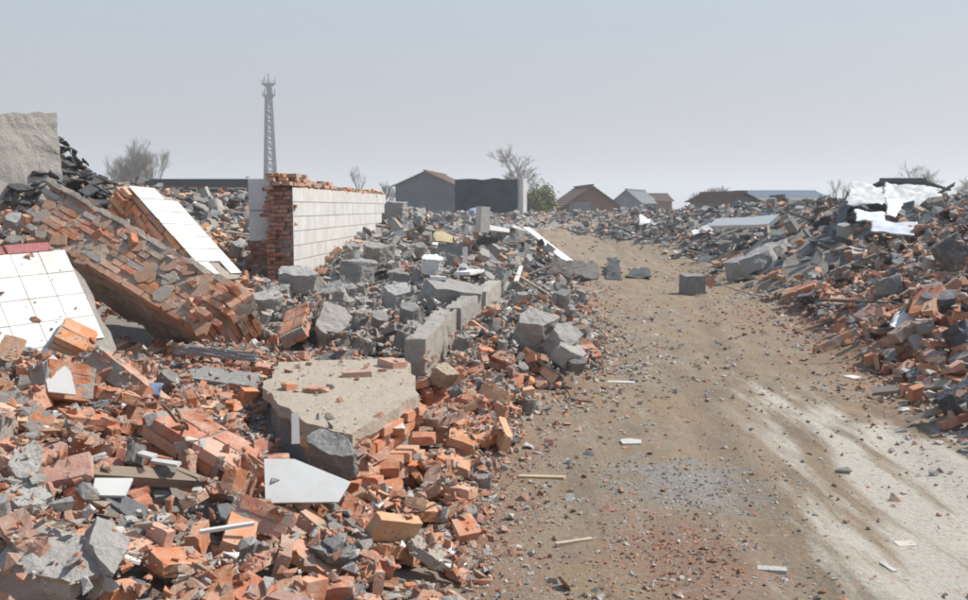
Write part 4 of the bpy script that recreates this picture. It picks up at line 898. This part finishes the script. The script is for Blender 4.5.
G.append(chips(22000, 0, 2.2, 2.9, 6.2, 5, lambda x, y: np.maximum(masks(x, y)[1], .75 * masks(x, y)[2]) * road(x, y) * .9, .006, .035, c_mix(lambda x, y: np.clip(masks(x, y)[1] * 1.1, 0, .8))))
G.append(chips(16000, .2, 6.5, 8, 24, 6, lambda x, y: road(x, y) * (.05 + .9 * edgeL(x, y) + .9 * edgeR(x, y) + .5 * masks(x, y)[1]), .015, .10, c_mix(lambda x, y: .35 + .5 * masks(x, y)[1])))
G.append(chips(5000, .5, 8, 22, 60, 7, lambda x, y: road(x, y) * (.1 + .6 * edgeL(x, y) + .6 * edgeR(x, y)), .05, .2, c_mix(.4), FARR))
G.append(chips(900, 0, 4.6, 2.6, 16, 8, lambda x, y: road(x, y) * .6, .02, .055, c_mix(.45)))
G.append(chips(9000, -.4, 3, 2.6, 24, 22, lambda x, y: road(x, y) * np.exp(-np.clip(x - xl(y), 0, 9) / .3), .02, .12, c_mix(lambda x, y: .65 - .45 * np.clip((y - 7) / 2, 0, 1) * (y < 13))))
G.append(chips(5000, .2, 2.8, 7.5, 13, 23, lambda x, y: road(x, y) * np.exp(-np.clip(x - xl(y), 0, 9) / .5), .015, .09, c_mix(.12)))
G.append(chips(9000, 2.2, 7, 5, 24, 24, lambda x, y: road(x, y) * np.exp(-np.clip(xr(y) - x, 0, 9) / .35), .02, .12, c_mix(.7)))
build_chips('track_gravel', G, 'reddish and grey gravel crumbs strewn over the dirt track', 'gravel', MAT['concrete'])

# ------------------------------------------------------------------ the loose pieces: the largest in view as things of their own, the rest joined
ME = {'brick': BRICK_ME, 'chunk': CHUNK_ME, 'plate': [shape_mesh('roof_tile', s, MAT['slate']) for s in LIB['plate']], 'tile': [shape_mesh('tile_shard', s, MAT['tile']) for s in LIB['plate']], 'plank': [shape_mesh('plank', s, MAT['wood']) for s in LIB['plank']]}
for q in REC:
    q['kk'] = q.get('kind2', q['kind']); p = q['pos']; q['px'] = F * float((EXT[q['kind']][q['var']] * q['sc']).max()) * 2 / p[1]
    q['scr'] = (CX + F * p[0] / p[1], HORIZON + F * (CAMZ - p[2]) / p[1]); q['in'] = -5 < q['scr'][0] < 973 and q['scr'][1] < 612
MARKS = [(-2.9, 6.8, 'the leaning tiled slab'), (-2.4, 7.9, 'the foot of the tilted brick slab'), (-3.3, 8.6, 'the dark hollow'), (-2.8, 9.4, 'the tilted white tile strip'), (-2.8, 13.8, 'the bare brick wall end'), (-2.4, 16, 'the white tiled wall'),
 (-.95, 6.4, 'the back of the beige floor'), (-.5, 5.2, 'the brick plinth edge'), (-1.0, 4.8, 'the front of the beige floor'), (-.55, 7.6, 'the near ground beam end'), (-.2, 9.5, 'the middle ground beam'), (0, 12.5, 'the far ground beam'), (-.4, 12.4, 'the large tilted grey slab'),
 (.45, 9.6, 'the grey boulders'), (.9, 8.9, 'the dark wet stone'), (-.2, 7, 'the orange lump'), (3.6, 7, 'the dark cloth'), (4.3, 8.4, 'the blue cloth bundle'), (4.4, 9.8, 'the torn white sheet'), (5.7, 11.3, 'the big dark upright block'), (5, 14, 'the slate grey lump'), (5.6, 17.5, 'the streaked slab'), (6.2, 19.5, 'the flat slab above the track'),
 (8.5, 17.5, 'the pale blue sheet'), (9, 21, 'the white tarpaulin'), (7, 24, 'the long white beam'), (7.5, 34, 'the far bend heap'), (2, 24.5, 'the bent white board'), (.2, 25, 'the flat white slab'), (-.6, 17.6, 'the dark grey panel'), (-1.6, 19, 'the tallest grey lump'), (-5.7, 13.6, 'the black tile heap'), (-5, 20, 'the back heap behind the wall')]
for o in list(COL.objects):      # and the single pieces in the near heap
    if o.parent is None and o.get('label') and o.name.split('.')[0] in ('brick_clump', 'stone_plate', 'slate_slab', 'white_tile_piece', 'concrete_plank', 'brick_wedge') and o.location.y < 9:
        MARKS.append((o.location.x, o.location.y, {'brick_clump': 'the ' + ' '.join(o['label'].split()[:2]) + ' clump' if 'clump' not in o['label'].split()[:2] else 'the tilted brick clump', 'stone_plate': 'the ' + o['label'].split(' stone')[0].split(' concrete')[0] + ' stone', 'slate_slab': 'the dark slate slab', 'white_tile_piece': 'the ' + re.split(' (?:lying|leaning|curled|standing|between|stuck|beside)', o['label'])[0].rstrip(','), 'concrete_plank': 'the ' + o['label'].split(' concrete')[0] + ' plank', 'brick_wedge': 'the brick wedge'}[o.name.split('.')[0]]))
def place_word(q):
    x, y, _ = q['pos']; return 'by ' + min(MARKS, key=lambda m: math.hypot(m[0] - x, m[1] - y))[2]
POSE = {'flat': 'lying flat', 'edge': 'on its long edge', 'end': 'standing on end'}
def tone(q):
    c = q['col']; s = c[0]
    if q['kk'] == 'brick': return 'dusty pink' if c[2] / c[0] > .26 and s > .4 else ('dark brown red' if s < .38 else 'orange')
    if q['kk'] == 'chunk': return 'pale grey' if s > .33 else ('mid grey' if s > .26 else 'dark grey')
    return ''
names = {'brick': 'brick', 'chunk': 'concrete_chunk', 'plate': 'roof_tile', 'tile': 'tile_shard', 'plank': 'plank'}
LIMIT = {'brick': 290, 'chunk': 290, 'plate': 150, 'tile': 70, 'plank': 70}
rest = []
for kk in LIMIT:
    qs = sorted([q for q in REC if q['kk'] == kk], key=lambda q: -(q['px'] * q['in']))
    for i, q in enumerate(qs):
        if i >= LIMIT[kk] or not q['in'] or q['px'] < 7: rest.append(q); continue
        o = link(names[kk], ME[kk][q['var']], None, rot_m(q['pos'], q['R'], q['sc']), q['col'])
        pw = place_word(q)
        if kk == 'brick':
            f = EXT['brick'][q['var']][0]; size = 'whole' if f > .11 else ('three quarter' if f > .078 else 'half'); lb = f"{tone(q)} {size} brick {POSE[q['pose']]} {pw}"; lb = ' '.join(lb.split()[:16])
        elif kk == 'chunk':
            d = float(q['sc'][0]); size = 'large' if d > .26 else ('medium' if d > .15 else 'small'); sh_ = ('flat', 'thick', 'blocky', 'rounded')[q['var'] % 4]; lb = f"{size} {sh_} {tone(q)} concrete chunk {pw}"
        elif kk == 'plate': lb = f"thin dark grey roof tile fragment {pw}"
        elif kk == 'tile': lb = f"white glazed tile shard {pw}"
        else: lb = f"weathered wooden plank {pw}"
        prop(o, lb, {'brick': 'brick', 'chunk': 'concrete chunk', 'plate': 'roof tile', 'tile': 'tile shard', 'plank': 'plank'}[kk], ('loose bricks', 'loose concrete chunks', 'roof tile fragments', 'white tile shards', 'loose planks')[list(LIMIT).index(kk)] + (' on the heaps across the track' if q['pos'][0] > 2.6 else ' on the heaps beside the tiled wall'))
def build_rest(kk, name, label, cat, mat):
    VV, FF, SS, CC, off = [], [], [], [], 0
    groups = {}
    for q in rest:
        if q['kk'] != kk: continue
        lod = '' if q['px'] > 9 else '_lo'; groups.setdefault((q['kind'] + lod, q['var']), []).append(q)
    for (lk, v), qs in groups.items():
        Vl, Fl = LIB[lk][v]; A_ = np.stack([q['R'] * q['sc'][None] for q in qs]); P = np.einsum('nij,vj->nvi', A_, Vl) + np.stack([q['pos'] for q in qs])[:, None]
        ff = np.array([i for f in Fl for i in f]); sz = np.array([len(f) for f in Fl]); nv = len(Vl); n = len(qs)
        VV.append(P.reshape(-1, 3)); FF.append((ff[None] + off + nv * np.arange(n)[:, None]).ravel()); SS.append(np.tile(sz, n)); CC.append(np.repeat(np.array([q['col'] for q in qs]), nv, 0)); off += nv * n
    if VV: prop(link(name, mesh_np(name, np.concatenate(VV), np.concatenate(FF), np.concatenate(SS), np.concatenate(CC), mat)), label, cat, kind='stuff')
build_rest('brick', 'brick_rubble', 'mass of broken bricks filling the rubble heaps', 'rubble', MAT['brick'])
build_rest('chunk', 'concrete_rubble', 'mass of grey concrete and mortar lumps filling the heaps', 'rubble', MAT['concrete'])
build_rest('plate', 'roof_tile_rubble', 'mass of dark broken roof tiles in the heaps', 'rubble', MAT['slate'])
build_rest('tile', 'tile_rubble', 'scattered white tile and plaster bits in the heaps', 'rubble', MAT['tile'])
build_rest('plank', 'wood_rubble', 'scattered broken timber and laths in the heaps', 'rubble', MAT['wood'])

# ------------------------------------------------------------------ far buildings
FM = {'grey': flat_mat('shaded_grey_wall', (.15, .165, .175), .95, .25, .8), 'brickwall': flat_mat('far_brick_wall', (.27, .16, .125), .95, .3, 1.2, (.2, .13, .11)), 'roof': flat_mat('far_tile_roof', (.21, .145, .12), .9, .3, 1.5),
      'dark': flat_mat('dark_wall', (.085, .10, .105), .95, .3, 1.4), 'white': flat_mat('far_white_render', (.72, .70, .67), .9, .15, 1), 'blue': flat_mat('blue_sheet_roof', (.14, .22, .33), .5, .15, .3), 'redroof': flat_mat('far_red_roof', (.25, .17, .145), .9, .3, .8),
      'steel': flat_mat('galvanised_steel', (.035, .045, .06), .6, .15, 2), 'glass': flat_mat('window_dark', (.04, .045, .05), .3, .1, 1), 'greyroof': flat_mat('far_grey_roof', (.24, .26, .28), .8, .25, .8), 'bark': flat_mat('bark', (.34, .30, .27), .95, .3, 3), 'twig': flat_mat('twigs', (.44, .40, .36), .95, .3, 3)}
def pmesh(name, V, Fc, mat, parent=None, mw=None):
    return link(name, shape_mesh(name, (np.array(V, float), Fc), mat), parent, mw)
def boxp(name, c, h, mat, parent):
    V, Fc = boxs(*h); return pmesh(name, V, Fc, mat, parent, Matrix.Translation(c))
def gable_house(px0, px1, eave, peak, Y, depth, label, wallm, roofm, yaw=0, wins=(), name='house', over=.25, axis='front', door=None, ridge_drop=0):
    """gable end towards the track (axis front) or eaves towards it (axis side)"""
    a, b = at(px0, HORIZON, Y), at(px1, HORIZON, Y); W = b.x - a.x; ze = at(0, eave, Y).z; zp = at(0, peak, Y).z; cx = (a.x + b.x) / 2
    t = empty(name, (cx, Y, 0), label, 'house'); t.rotation_euler.z = math.radians(yaw); h = W / 2; z0 = -.3
    if axis == 'front':
        V = [(-h, 0, z0), (h, 0, z0), (h, 0, ze), (0, 0, zp - .1), (-h, 0, ze)]; V += [(x, depth, z) for x, y, z in V]
        Fc = [(0, 1, 2, 3, 4), (9, 8, 7, 6, 5), (1, 6, 7, 2), (5, 0, 4, 9), (2, 7, 8, 3), (4, 3, 8, 9)]
        pmesh('wall', V, Fc, FM[wallm], t)
        sl = (zp - ze) / h; th = .16; e = over
        prof = [(-h - e, ze - e * sl), (0, zp), (h + e, ze - e * sl), (h + e, ze - e * sl + th), (0, zp + th), (-h - e, ze - e * sl + th)]
    else:
        V = [(-h, 0, z0), (h, 0, z0), (h, 0, ze), (-h, 0, ze)]; V += [(x, depth, z) for x, y, z in V]; V += [(-h, depth / 2, zp - .1), (h, depth / 2, zp - .1)]
        Fc = [(0, 1, 2, 3), (7, 6, 5, 4), (1, 5, 6, 9, 2), (4, 0, 3, 8, 7), (3, 2, 9, 8), (8, 9, 6, 7)]
        pmesh('wall', V, Fc, FM[wallm], t)
    def courses(name, quad, mat, parent):     # a roof plane in overlapping courses
        q = [Vector(p) for p in quad]; n = 9; V = []; Fc = []; nn = (q[1] - q[0]).cross(q[3] - q[0]).normalized(); nn = nn if nn.z > 0 else -nn
        for k in range(n):
            s0, s1 = k / n, (k + 1.12) / n
            for s, lift in ((s0, .09), (min(1, s1), .02)):
                V += [q[0].lerp(q[3], s) + nn * lift, q[1].lerp(q[2], s) + nn * lift, q[0].lerp(q[3], s) + nn * (lift - .09), q[1].lerp(q[2], s) + nn * (lift - .09)]
            o = 8 * k; Fc += [(o, o + 1, o + 5, o + 4), (o + 2, o + 6, o + 7, o + 3), (o, o + 2, o + 3, o + 1), (o + 4, o + 5, o + 7, o + 6), (o, o + 4, o + 6, o + 2), (o + 1, o + 3, o + 7, o + 5)]
        return pmesh(name, V, Fc, mat, parent)
    e = over
    if axis == 'front':
        zl = ze - e * (zp - ze) / h
        for s in (-1, 1): courses('roof', [(s * (h + e), -e, zl), (s * (h + e), depth + e, zl), (0, depth + e, zp), (0, -e, zp)], FM[roofm], t)
        boxp('ridge_cap', (0, depth / 2, zp + .1), (.14, depth / 2 + e, .07), FM[roofm], t)
    else:
        zl = ze - e * (zp - ze) / (depth / 2)
        courses('roof', [(-h - e, -e, zl), (h + e, -e, zl), (h + e, depth / 2, zp), (-h - e, depth / 2, zp)], FM[roofm], t)
        courses('roof', [(-h - e, depth + e, zl), (h + e, depth + e, zl), (h + e, depth / 2, zp), (-h - e, depth / 2, zp)], FM[roofm], t)
        boxp('ridge_cap', (0, depth / 2, zp + .1), (h + e, .14, .07), FM[roofm], t)
    for (fx, z, ww, hh) in wins:
        f = boxp('window', (fx * h, -.02, z), (ww / 2 + .07, .05, hh / 2 + .07), FM['white'], t); V, Fc = boxs(ww / 2, .03, hh / 2); pmesh('pane', V, Fc, FM['glass'], f, Matrix.Translation((0, -.035, 0)))
    return t
gable_house(395, 455.5, 185, 171.5, 92, 12, 'dark grey gabled house behind the heap, next to a dark wall', 'grey', 'redroof', yaw=-7)
gable_house(566, 617, 204, 186, 88, 9, 'brown roofed gabled house with a white patch on its wall', 'brickwall', 'roof', yaw=4, over=.5)
hw = at(578, 210, 87.6); boxp('white_patch', (-1.1, -.08, 1.35), (1.0, .06, .75), FM['greyroof'], bpy.data.objects['house.001'])
gable_house(613, 640, 201, 190, 112, 8, 'blue grey roofed house behind the brown roofed one', 'greyroof', 'greyroof', yaw=-24, over=.4)
gable_house(641, 672, 201, 194, 118, 8, 'long low house with reddish roof beyond the grey roofed one', 'brickwall', 'redroof', yaw=0, axis='side')
gable_house(728, 758, 200, 193, 66, 6, 'grey walled house remnant with dark red roof beyond the heap', 'greyroof', 'roof', yaw=14, over=.3)
gable_house(768, 796, 206, 197, 60, 5, 'small brown gabled shed sunk behind the heap', 'brickwall', 'roof', yaw=-10, over=.35)
gable_house(745, 826, 196.5, 190.5, 190, 14, 'long workshop with a bright blue sheet metal roof far behind', 'white', 'blue', axis='side')
gable_house(905, 944, 190, 180, 46, 5, 'dark roofed low house behind the white tarpaulin', 'dark', 'dark', axis='side', over=.2)
gable_house(140, 262, 183.5, 180, 58, 7, 'long low brick shed with flat dark roof behind the left heap', 'brickwall', 'dark', axis='side', over=.5, wins=((-.2, 2.3, 1, .9), (.2, 2.3, 1, .9), (.6, 2.3, 1, .9)))
# roofless dark wall, its sunlit end coloured in as a white pier
a, b = at(455, HORIZON, 62), at(517, HORIZON, 62); zt = at(0, 179, 62).z
t = empty('ruined_wall', ((a.x + b.x) / 2, 62, 0), 'tall roofless dark wall with a white pier as its sunlit end', 'wall')
Wd = b.x - a.x; prof = [(0, -.2), (Wd, -.2), (Wd, zt), (Wd * .8, zt - .02), (Wd * .62, zt + .06), (Wd * .45, zt - .06), (Wd * .25, zt + .02), (0, zt - .03)]
sh = rough_to(prism(jag(prof, .4, .03, 3), .4), .35, .03, 2, 4); child('wall', shape_mesh('wall', sh, FM['dark']), t, frame_m(Vector((a.x, 62.2, 0)), (1, 0, 0), (0, 0, 1), (0, -1, 0)))
for k in range(9): V, Fc = boxs(Wd / 2, .05, .05); child('brick_course', shape_mesh('brick_course', (V, Fc), FM['dark']), t, Matrix.Translation(((a.x + b.x) / 2, 61.78, .5 + k * .35)))
V, Fc = boxs(.19, .35, zt / 2); child('pier', shape_mesh('pier', (V, Fc), FM['white']), t, Matrix.Translation((b.x + .25, 62, zt / 2 + .05)) @ Matrix.Rotation(math.radians(48), 4, 'Z'))  # white colour stands in for sunlight on the wall's end face

# ------------------------------------------------------------------ lattice mast
def tube(p0, p1, r0, r1, n=4):
    p0, p1 = V3(p0), V3(p1); d = (p1 - p0).normalized(); a = d.orthogonal().normalized(); b = d.cross(a); V = []
    for p, r_ in ((p0, r0), (p1, r1)):
        for k in range(n): t_ = 2 * math.pi * (k + .5) / n; V.append(p + a * (r_ * math.cos(t_)) + b * (r_ * math.sin(t_)))
    return V, [(k, (k + 1) % n, n + (k + 1) % n, n + k) for k in range(n)] + [tuple(range(n))[::-1], tuple(range(n, 2 * n))]
def tubes(name, segs, mat, parent=None, n=4):
    V, Fc = [], []
    for s in segs:
        v, f = tube(*s, n=n); o = len(V); V += [tuple(x) for x in v]; Fc += [tuple(i + o for i in g) for g in f]
    return pmesh(name, V, Fc, mat, parent)
TY = 290; tb = at(271, HORIZON, TY); K = TY / F; ztop = CAMZ + (HORIZON - 90) * K
tw_ = empty('lattice_mast', (tb.x, TY, 0), 'tall steel lattice telecom mast with two platforms far behind the wall', 'mast')
hw0, hw1 = 5.6 * K, 2.3 * K
def hwz(z): return hw0 + (hw1 - hw0) * z / ztop
cs = ((-1, -1), (1, -1), (1, 1), (-1, 1))
for sx, sy in cs: tubes('leg', [((sx * hw0, sy * hw0, -.5), (sx * hw1, sy * hw1, ztop), .38, .26)], FM['steel'], tw_)
zs = [ztop * k / 12 for k in range(13)]
for k in range(12):
    z0_, z1_ = zs[k], zs[k + 1]; sg = []; st = []
    for i in range(4):
        (ax_, ay_), (bx_, by_) = cs[i], cs[(i + 1) % 4]; h0, h1 = hwz(z0_), hwz(z1_)
        sg += [((ax_ * h0, ay_ * h0, z0_), (bx_ * h1, by_ * h1, z1_), .13, .13), ((bx_ * h0, by_ * h0, z0_), (ax_ * h1, ay_ * h1, z1_), .13, .13)]; st.append(((ax_ * h1, ay_ * h1, z1_), (bx_ * h1, by_ * h1, z1_), .17, .17))
    tubes('brace', sg, FM['steel'], tw_); tubes('strut', st, FM['steel'], tw_)
for py_, rr in ((98, 6.5), (87, 7.0)):
    z = CAMZ + (HORIZON - py_) * K; V, Fc = tube((0, 0, z - .6), (0, 0, z + .2), rr * K * .6, rr * K, 12); pl_ = pmesh('platform', V, Fc, FM['steel'], tw_)
    tubes('railing', [((rr * K * math.cos(t_), rr * K * math.sin(t_), z), (rr * K * math.cos(t_), rr * K * math.sin(t_), z + 1.2), .07, .07) for t_ in np.arange(0, 6.2, .52)], FM['steel'], pl_)
    for t_ in (0.3, 2.4, 4.5):
        c_ = (rr * K * math.cos(t_), rr * K * math.sin(t_), z + 1.2); V, Fc = boxs(.22, .2, 1.1); pmesh('antenna', V, Fc, FM['white'], tw_, Matrix.Translation(c_))
tubes('spike', [((0, 0, ztop - 4), (0, 0, CAMZ + (HORIZON - 76) * K), .3, .12)], FM['steel'], tw_)

# ------------------------------------------------------------------ bare trees and shrubs
def bare_tree(px, base_w, top, Y, label, seed, spread=.5, trunk=.35, levels=5, nch=3, name='bare_tree', multi=1, thin=1.0):
    r = random.Random(seed); p = at(px, HORIZON, Y); Hh = at(px, top, Y).z; t = empty(name, (p.x, Y, 0), label, 'tree', 'bare spring trees on the skyline')
    tr, tw2 = [], []; wid = base_w / F * Y / 2
    def grow(a, d, L, rad, lv):
        b = a + d * L; mid = a.lerp(b, .5) + Vector((r.gauss(0, 1), r.gauss(0, 1), r.gauss(0, .5))) * L * .05
        (tr if lv >= levels - 1 else tw2).extend([(a, mid, rad, rad * .85), (mid, b, rad * .85, rad * .68)])
        if lv <= 0: return
        for k in range(nch + (r.random() < .5)):
            q = Vector((r.gauss(0, 1), r.gauss(0, 1), r.gauss(0, .35))).normalized(); d2 = (d + q * spread * r.uniform(.6, 1.3) + Vector((0, 0, .12))).normalized()
            grow(a.lerp(b, r.uniform(.45, 1)), d2, L * r.uniform(.58, .8), max(rad * .55, .012 * Y / 60 * thin), lv - 1)
    for m_ in range(multi):
        a = Vector((r.uniform(-wid, wid) * .6 * (multi > 1), r.uniform(-1, 1) * (multi > 1), -.2)); grow(a, Vector((r.gauss(0, .12), r.gauss(0, .1), 1)).normalized(), Hh * trunk, Hh * .022 if multi == 1 else Hh * .012, levels)
    al = np.array([s[1] for s in tw2]); zk = Hh / al[:, 2].max(); xk = wid / np.percentile(np.abs(al[:, 0]), 96)
    f = lambda v: Vector((v.x * xk, v.y * xk, v.z * zk))
    tubes('trunk', [(f(a), f(b), c, d) for a, b, c, d in tr], FM['bark'], t, 5); tubes('crown', [(f(a), f(b), c, d) for a, b, c, d in tw2], FM['twig'], t, 3)
    return t
bare_tree(140, 54, 134, 78, 'dense bushy bare tree behind the black roof tile heap', 1, .55, .26, 6, 3, multi=5, thin=.33)
bare_tree(521, 42, 142, 84, 'tall bare tree rising behind the white pier', 2, .62, .36, 6, 3, thin=.6)
bare_tree(361, 20, 164, 96, 'slim leafless sapling behind the white tiled wall', 3, .5, .4, 4, 2)
bare_tree(712, 38, 185, 96, 'low hazy bare shrub left of the blue roofed workshop', 4, .7, .3, 5, 3, name='bare_shrub', multi=5)
bare_tree(915, 42, 158, 92, 'wide faint bare tree behind the white tarpaulin', 5, .7, .32, 5, 3, thin=.7)
bare_tree(840, 22, 178, 92, 'small bare tree behind the blue roofed workshop end', 6, .6, .36, 4, 3, thin=.7)
bare_tree(962, 34, 176, 92, 'bare hedge tree behind the brick heap edge', 7, .7, .3, 5, 3, multi=1, thin=.7)
bare_tree(384, 22, 180, 100, 'small bare shrub beside the dark gabled house', 8, .7, .3, 5, 3, name='bare_shrub', multi=1)
def bush(px, py, rw, rh, Y, label, cols, seed, n=5000, leaf=.11, name='leafy_bush'):
    g = np.random.default_rng(seed); c = at(px, py, Y); t = empty(name, (c.x, Y, 0), label, 'bush'); W_, H_ = rw / F * Y, rh / F * Y
    cl = g.normal(size=(26, 3)); cl /= np.linalg.norm(cl, axis=1, keepdims=True); cl *= g.uniform(.35, .8, (26, 1))
    k = g.integers(0, 26, n); P = cl[k] + g.normal(size=(n, 3)) * .17; P = P * [W_, W_, H_] + [0, 0, c.z]
    keep = P[:, 2] > .1; P = P[keep]; k = k[keep]; n = len(P)
    A2 = g.normal(size=(n, 3)); A2 /= np.linalg.norm(A2, axis=1, keepdims=True); B2 = np.cross(A2, g.normal(size=(n, 3))); B2 /= np.linalg.norm(B2, axis=1, keepdims=True)
    V = np.stack([P - A2 * leaf, P + B2 * leaf * .55, P + A2 * leaf, P - B2 * leaf * .55], 1).reshape(-1, 3)
    ct = np.array(cols)[g.integers(0, len(cols), 26)][k] * g.uniform(.75, 1.25, (n, 1)); m = MAT.setdefault('leaf', piece_mat('leaves', dust=(.15, .16, .08), dust_amt=.1, bstr=0, sc=.2))
    link('crown', mesh_np('crown', V, np.arange(4 * n), np.full(n, 4), np.repeat(ct, 4, 0), m), t)
    tubes('trunk', [((0, 0, -.1), (q[0] * W_ * .7, q[1] * W_ * .7, c.z + q[2] * H_ * .5), .09, .03) for q in cl[:9]], FM['bark'], t, 5)
bush(540, 202, 18, 20, 76, 'yellow green leafy bush beside the white pier', [(.22, .23, .08), (.30, .28, .11), (.2, .2, .1)], 1)
bush(554, 216, 11, 11, 77.5, 'dark grey green bush below the yellow green one', [(.06, .075, .06), (.075, .08, .07)], 2)

# ------------------------------------------------------------------ haze
hm = bpy.data.materials.new('haze'); hm.use_nodes = True; n_ = hm.node_tree; n_.nodes.clear(); o_ = n_.nodes.new('ShaderNodeOutputMaterial'); v_ = n_.nodes.new('ShaderNodeVolumePrincipled')
v_.inputs['Color'].default_value = (.86, .89, .93, 1); v_.inputs['Density'].default_value = .0013; v_.inputs['Anisotropy'].default_value = .2; n_.links.new(v_.outputs[0], o_.inputs['Volume'])
V, Fc = boxs(1950, 1050, 25); hz_o = pmesh('haze', V, Fc, hm, None, Matrix.Translation((0, 950, 22.0))); prop(hz_o, 'pale spring haze over the whole site', 'haze', kind='stuff')
